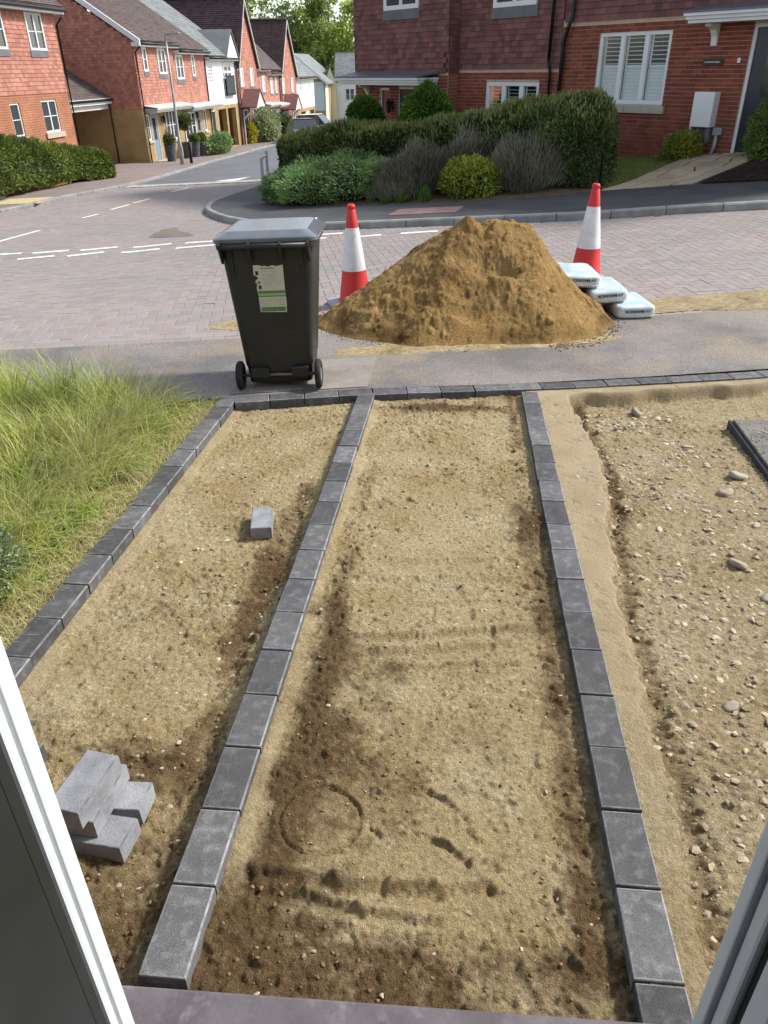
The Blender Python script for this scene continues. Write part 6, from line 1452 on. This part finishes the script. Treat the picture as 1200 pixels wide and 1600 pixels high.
shrub('yellow_shrub', 'yellow green shrub below the white meter box', 'shrub', (5.98, 16.45, .22), (.36, .28, .30), 3200, .10, .012, 'golden', 17, bump=.25, ck=.6)
shrub('conifer_shrub', 'feathery green conifer in front of the dark front door', 'shrub', (7.25, 15.3, .58), (.46, .42, .68), 8000, .11, .010, 'conifer', 19, bump=.25, freq=3, ck=.7)

# ================================================================== STREET FURNITURE AND SMALL THINGS DOWN THE STREET
def lamp():
    x, y, z = -8.86, 37.4, -1.92; root = thing('street_lamp', 'tall grey street lamp on the left pavement of the side street', 'street lamp', (x, y, z))
    MB().lathe([(.085, -.1), (.085, .95), (.06, 1.0), (.05, 2.5), (.04, 4.95)], (x, y, z), 12).build('post', MATS['galv'], root, smooth=True)
    MB().tube([(x - .02, y, z + 4.93), (x + .12, y - .02, z + 4.99), (x + .28, y - .04, z + 5.0)], .03, 8).build('arm', MATS['galv'], root, smooth=True)
    MB().loft([rrect(.07, .10, .03, 0), rrect(.10, .12, .03, .0)]) if False else None
    h = MB(); h.prism([(0, -.02), (.42, .0), (.46, .03), (.40, .08), (0, .07)], lambda u, v: (x + .18 + u, y - .12, z + 4.97 + v), lambda u, v: (x + .18 + u, y + .08, z + 4.97 + v)); h.build('lamp_head', MATS['galv'], root, bevel=.02)
    MB().box(x - .09, x + .09, y - .09, y + .09, z + .35, z + .75).build('access_door', MATS['galv'], root)
    b = (-8.62, 38.2); MB().lathe([(.07, -.05), (.07, .85), (.05, .9)], (*b, float(zt(*b)) + .07), 10).build('bollard', MATS['black_plastic'], None, smooth=True)
    tag(bpy.data.objects['bollard'], 'short black bollard just behind the street lamp', 'bollard')
lamp()
def rail():
    z = -.93; root = thing('guard_rail', 'low grey metal rail at the junction corner left of the juniper', 'guard rail', (-2.77, 19.7, z))
    a, b = (-2.76, 19.5), (-2.86, 21.2)
    for p in (a, b): MB().box(p[0] - .03, p[0] + .03, p[1] - .03, p[1] + .03, z - .15, z + .88).build('post', MATS['galv'], root)
    for h in (.84, .42): MB().tube([(a[0], a[1], z + h), (b[0], b[1], z + h - .05)], .025, 8).build('rail', MATS['galv'], root, smooth=True)
    MB().box(-2.885, -2.845, 19.6, 21.1, z + .44, z + .78).build('mesh_panel', MATS['lead'], root) if False else None
rail()
def pot(label, x, y, h, r, ball=None, ballr=.3, bz=.5, m='hedge_green', stem=False, group='planters by the ochre brick wall'):
    z = float(zt(x, y)) + .075; root = thing('plant_pot', label, 'plant pot', (x, y, z), group=group)
    MB().lathe([(r * .72, 0), (r, h), (r * 1.06, h), (r * 1.06, h - .04), (r * .9, h - .05), (r * .85, h - .05)], (x, y, z), 16).build('planter', MATS['pot'], root, smooth=False)
    P, d = blob_pts(900, (x, y, z + h + bz), (ballr,) * 3, .25, 3, .06); foliage('foliage', P, d + rng.normal(0, .5, P.shape), np.full(len(P), .07), np.full(len(P), .025), MATS[m], root); core_blob('branches', (x, y, z + h + bz), (ballr,) * 3, 'twig_core', root, .85)
    if stem: MB().tube([(x, y, z + h - .05), (x, y, z + h + bz)], .025, 6).build('stem', MATS['bark'], root)
pot('grey planter with a small bush beside the pale front door', -10.1, 40.6, .75, .28, bz=.2, ballr=.28, m='hedge_tips')
pot('dark planter with a clipped ball tree behind the street lamp', -9.9, 43.3, .75, .28, bz=.95, ballr=.40, m='hedge_green', stem=True)
pot('dark planter with a low bush next to the clipped ball tree', -9.75, 44.5, .7, .28, bz=.15, ballr=.28)
pot('dark planter with a low bush nearest the blue green shrub', -9.62, 45.6, .7, .28, bz=.15, ballr=.28)
shrub('low_shrub', 'blue green spreading shrub below the canopy by the planters', 'shrub', (-9.0, 47.2, -1.85), (.6, 2.0, .55), 4500, .16, .03, 'juniper', 31)
shrub('yellow_shrub', 'bright yellow shrub at the foot of the first red gable', 'shrub', (-8.9, 57.5, -2.1), (.6, .7, .75), 3000, .17, .05, 'yellow_shrub', 33)
shrub('variegated_shrub', 'round pale variegated shrub in front of the steep red gables', 'shrub', (-8.0, 59.6, -1.75), (1.15, 1.4, 1.15), 5000, .18, .06, 'variegated', 35, bump=.1)
shrub('dark_shrub', 'dark green shrub in front of the farther red gable', 'shrub', (-6.9, 62.2, -2.1), (1.0, 1.4, .9), 3500, .18, .06, 'hedge_dark', 37)
def car(label, x, y, rz, m, L=4.3, W=1.75, H=1.48, van=False):
    z = float(zt(x, y)); root = thing('parked_car', label, 'car', (x, y, z), rz, 'cars parked down the street'); root['_local'] = 1; root.rotation_euler = (R(-1.7), 0, rz)
    side = [(-L / 2, .28), (-L / 2 + .05, .62), (-L / 2 + .35, .82), (-L / 2 + 1.15, .92), (L / 2 - .25, .95), (L / 2, .75), (L / 2, .30)]
    roofp = [(-L / 2 + 1.1, .91), (-L / 2 + 1.75, H - .06), (-L / 2 + 2.3, H), (L / 2 - 1.0, H - .02), (L / 2 - .22, .94)]
    b = MB(); b.prism(side, lambda u, v: (-W / 2, u, v), lambda u, v: (W / 2, u, v)); b.build('body', MATS[m], root, bevel=.05)
    c = MB(); n_ = len(roofp); lo = [(-W / 2 + .03 + (.16 if v > 1.1 else 0), u, v) for u, v in roofp]; hi = [(W / 2 - .03 - (.16 if v > 1.1 else 0), u, v) for u, v in roofp]
    c.add(lo + hi, [tuple(range(n_))[::-1], tuple(range(n_, 2 * n_))] + [(i, (i + 1) % n_, n_ + (i + 1) % n_, n_ + i) for i in range(n_)]); c.build('cabin', MATS['glass'], root, bevel=.03)
    r_ = MB(); r_.box(-W / 2 + .20, W / 2 - .20, -L / 2 + 1.85, L / 2 - .95, H - .03, H + .012); r_.build('roof', MATS[m], root, bevel=.02)
    for sx in (-1, 1):
        for yy in (-L / 2 + .8, L / 2 - .8):
            w_ = MB(); w_.loft([[(sx * (W / 2 - .18), yy + .3 * math.cos(a), .3 + .3 * math.sin(a)) for a in [2 * math.pi * k / 16 for k in range(16)]], [(sx * (W / 2 + .01), yy + .3 * math.cos(a), .3 + .3 * math.sin(a)) for a in [2 * math.pi * k / 16 for k in range(16)]]]); wh = w_.build('wheel', MATS['rubber'], root)
            w_ = MB(); w_.loft([[(sx * (W / 2 + .012), yy + .18 * math.cos(a), .3 + .18 * math.sin(a)) for a in [2 * math.pi * k / 12 for k in range(12)]], [(sx * (W / 2 + .02), yy + .15 * math.cos(a), .3 + .15 * math.sin(a)) for a in [2 * math.pi * k / 12 for k in range(12)]]]); w_.build('rim', MATS['galv'], wh)
        MB().box(sx * W / 2 - sx * .45 - .14, sx * W / 2 - sx * .45 + .14, -L / 2 - .005, -L / 2 + .09, .55, .68).build('headlight', MATS['white'], root)
car('grey car parked down the street, its roof just above the hedge', -5.0, 56.5, R(14), 'car_grey')
car('white car parked beyond the grey one, its roof just above the hedge', -4.6, 63.5, R(75), 'car_white', H=1.62)

# ================================================================== WOOD BEHIND THE HOUSES
def tree(label, x, y, h, r, m, seed, trunkm='birch', n=2600, low=.25):
    z = float(zt(x, y)) - .3; root = thing('tree', label, 'tree', (x, y, z), group='trees of the wood behind the houses')
    r_ = np.random.default_rng(seed); pts = [(x, y, z)]
    for k in range(1, 6): pts.append((x + r_.normal(0, .12 * k), y + r_.normal(0, .12 * k), z + h * .95 * k / 5))
    mb = MB(); mb.tube(pts, [.20, .17, .14, .10, .06, .02], 7)
    for k in range(9):
        t = r_.uniform(low, .85); b0 = Vector(pts[0]).lerp(Vector(pts[-1]), t); a = r_.uniform(0, 6.28); ln = r * (1.1 - t * .7); mb.tube([b0, b0 + Vector((math.cos(a) * ln * .5, math.sin(a) * ln * .5, ln * .35)), b0 + Vector((math.cos(a) * ln, math.sin(a) * ln, ln * .55))], [.06, .04, .012], 5)
    mb.build('trunk', MATS[trunkm], root, smooth=True)
    C = []
    for k in range(20):
        t = r_.uniform(low, 1.0); a = r_.uniform(0, 6.28); rad = r * (1.05 - .75 * (t - low) / (1 - low)) * r_.uniform(.25, 1); C.append((x + rad * math.cos(a), y + rad * math.sin(a), z + h * t, r * r_.uniform(.28, .55)))
    C = np.array(C); j = rng.integers(0, 20, n); d = rng.normal(size=(n, 3)); d /= np.linalg.norm(d, axis=1)[:, None]; P = C[j, :3] + d * (C[j, 3] * rng.random(n) ** .45)[:, None] * np.array((1, 1, .8))
    foliage('crown', P, d + rng.normal(0, .6, P.shape) + np.array((0, 0, -.2)), .42 * rng.uniform(.5, 1.3, n), .15 * rng.uniform(.6, 1.2, n), MATS[m], root, tint=np.clip(.5 + .3 * r_.normal(size=20)[j] + .25 * rng.normal(size=n), 0, 1))
kinds = [('tree_green', 'mid green'), ('tree_bright', 'bright yellow green'), ('tree_dark', 'dark green')]
spots = [(-22.5, 118, 17.5, 3.4, 0), (-19.6, 124, 18.2, 3.4, 1), (-17.2, 116, 17.0, 3.2, 0), (-14.8, 121, 16.4, 3.2, 0), (-12.4, 117, 14.2, 2.8, 2), (-10.2, 122, 14.4, 3.0, 1), (-8.0, 118, 14.2, 2.7, 0), (-5.8, 121, 14.6, 2.8, 1), (-3.6, 117, 13.9, 2.6, 1), (-1.2, 120, 14.0, 2.8, 0), (1.4, 118, 14, 2.8, 2)]
names = ['behind the first steep gable', 'rising above the dark roofs', 'between the two steep gables', 'above the second steep gable', 'above the chimney', 'over the ochre gable house', 'over the slate roof, left of centre', 'over the slate roof, right of centre', 'next to the tile hung corner', 'half hidden by the tile hung corner', 'behind the tile hung house']
for k, (x, y, h, r, kd) in enumerate(spots):
    tree('%s tree of the wood %s' % (kinds[kd][1], names[k]), x, y, h, r, kinds[kd][0], 100 + k, n=3600)
for k in range(15):
    tree('tree at the back of the wood forming its dark backdrop', -27 + k * 2.2, 134 + 4 * math.sin(k * 2.1), 13.2 + 1.3 * math.sin(k * 1.7), 3.0, ('tree_dark', 'tree_green', 'tree_dark')[k % 3], 200 + k, 'bark', 3000, .05)
n = 9000; x = rng.uniform(-30, 6, n); y = rng.uniform(108, 113, n); zb_ = zt(x, y); top = 3.2 + 1.6 * vn(x / 2.2, y / 3, 3)
P = np.c_[x, y, zb_ + top * rng.random(n) ** .7]; V, Fa = leaf_quads(P, rng.normal(size=(n, 3)) + np.array((0, 0, .4)), .5 * rng.uniform(.5, 1.3, n), .18 * rng.uniform(.6, 1.2, n))
tag(mesh_np('undergrowth', V, Fa, MATS['tree_dark'], tint=rng.random(n), kind='stuff'), 'dark undergrowth along the foot of the wood', 'undergrowth')
for o in list(bpy.data.objects):
    for k in ('_w', '_local'):
        if k in o: del o[k]
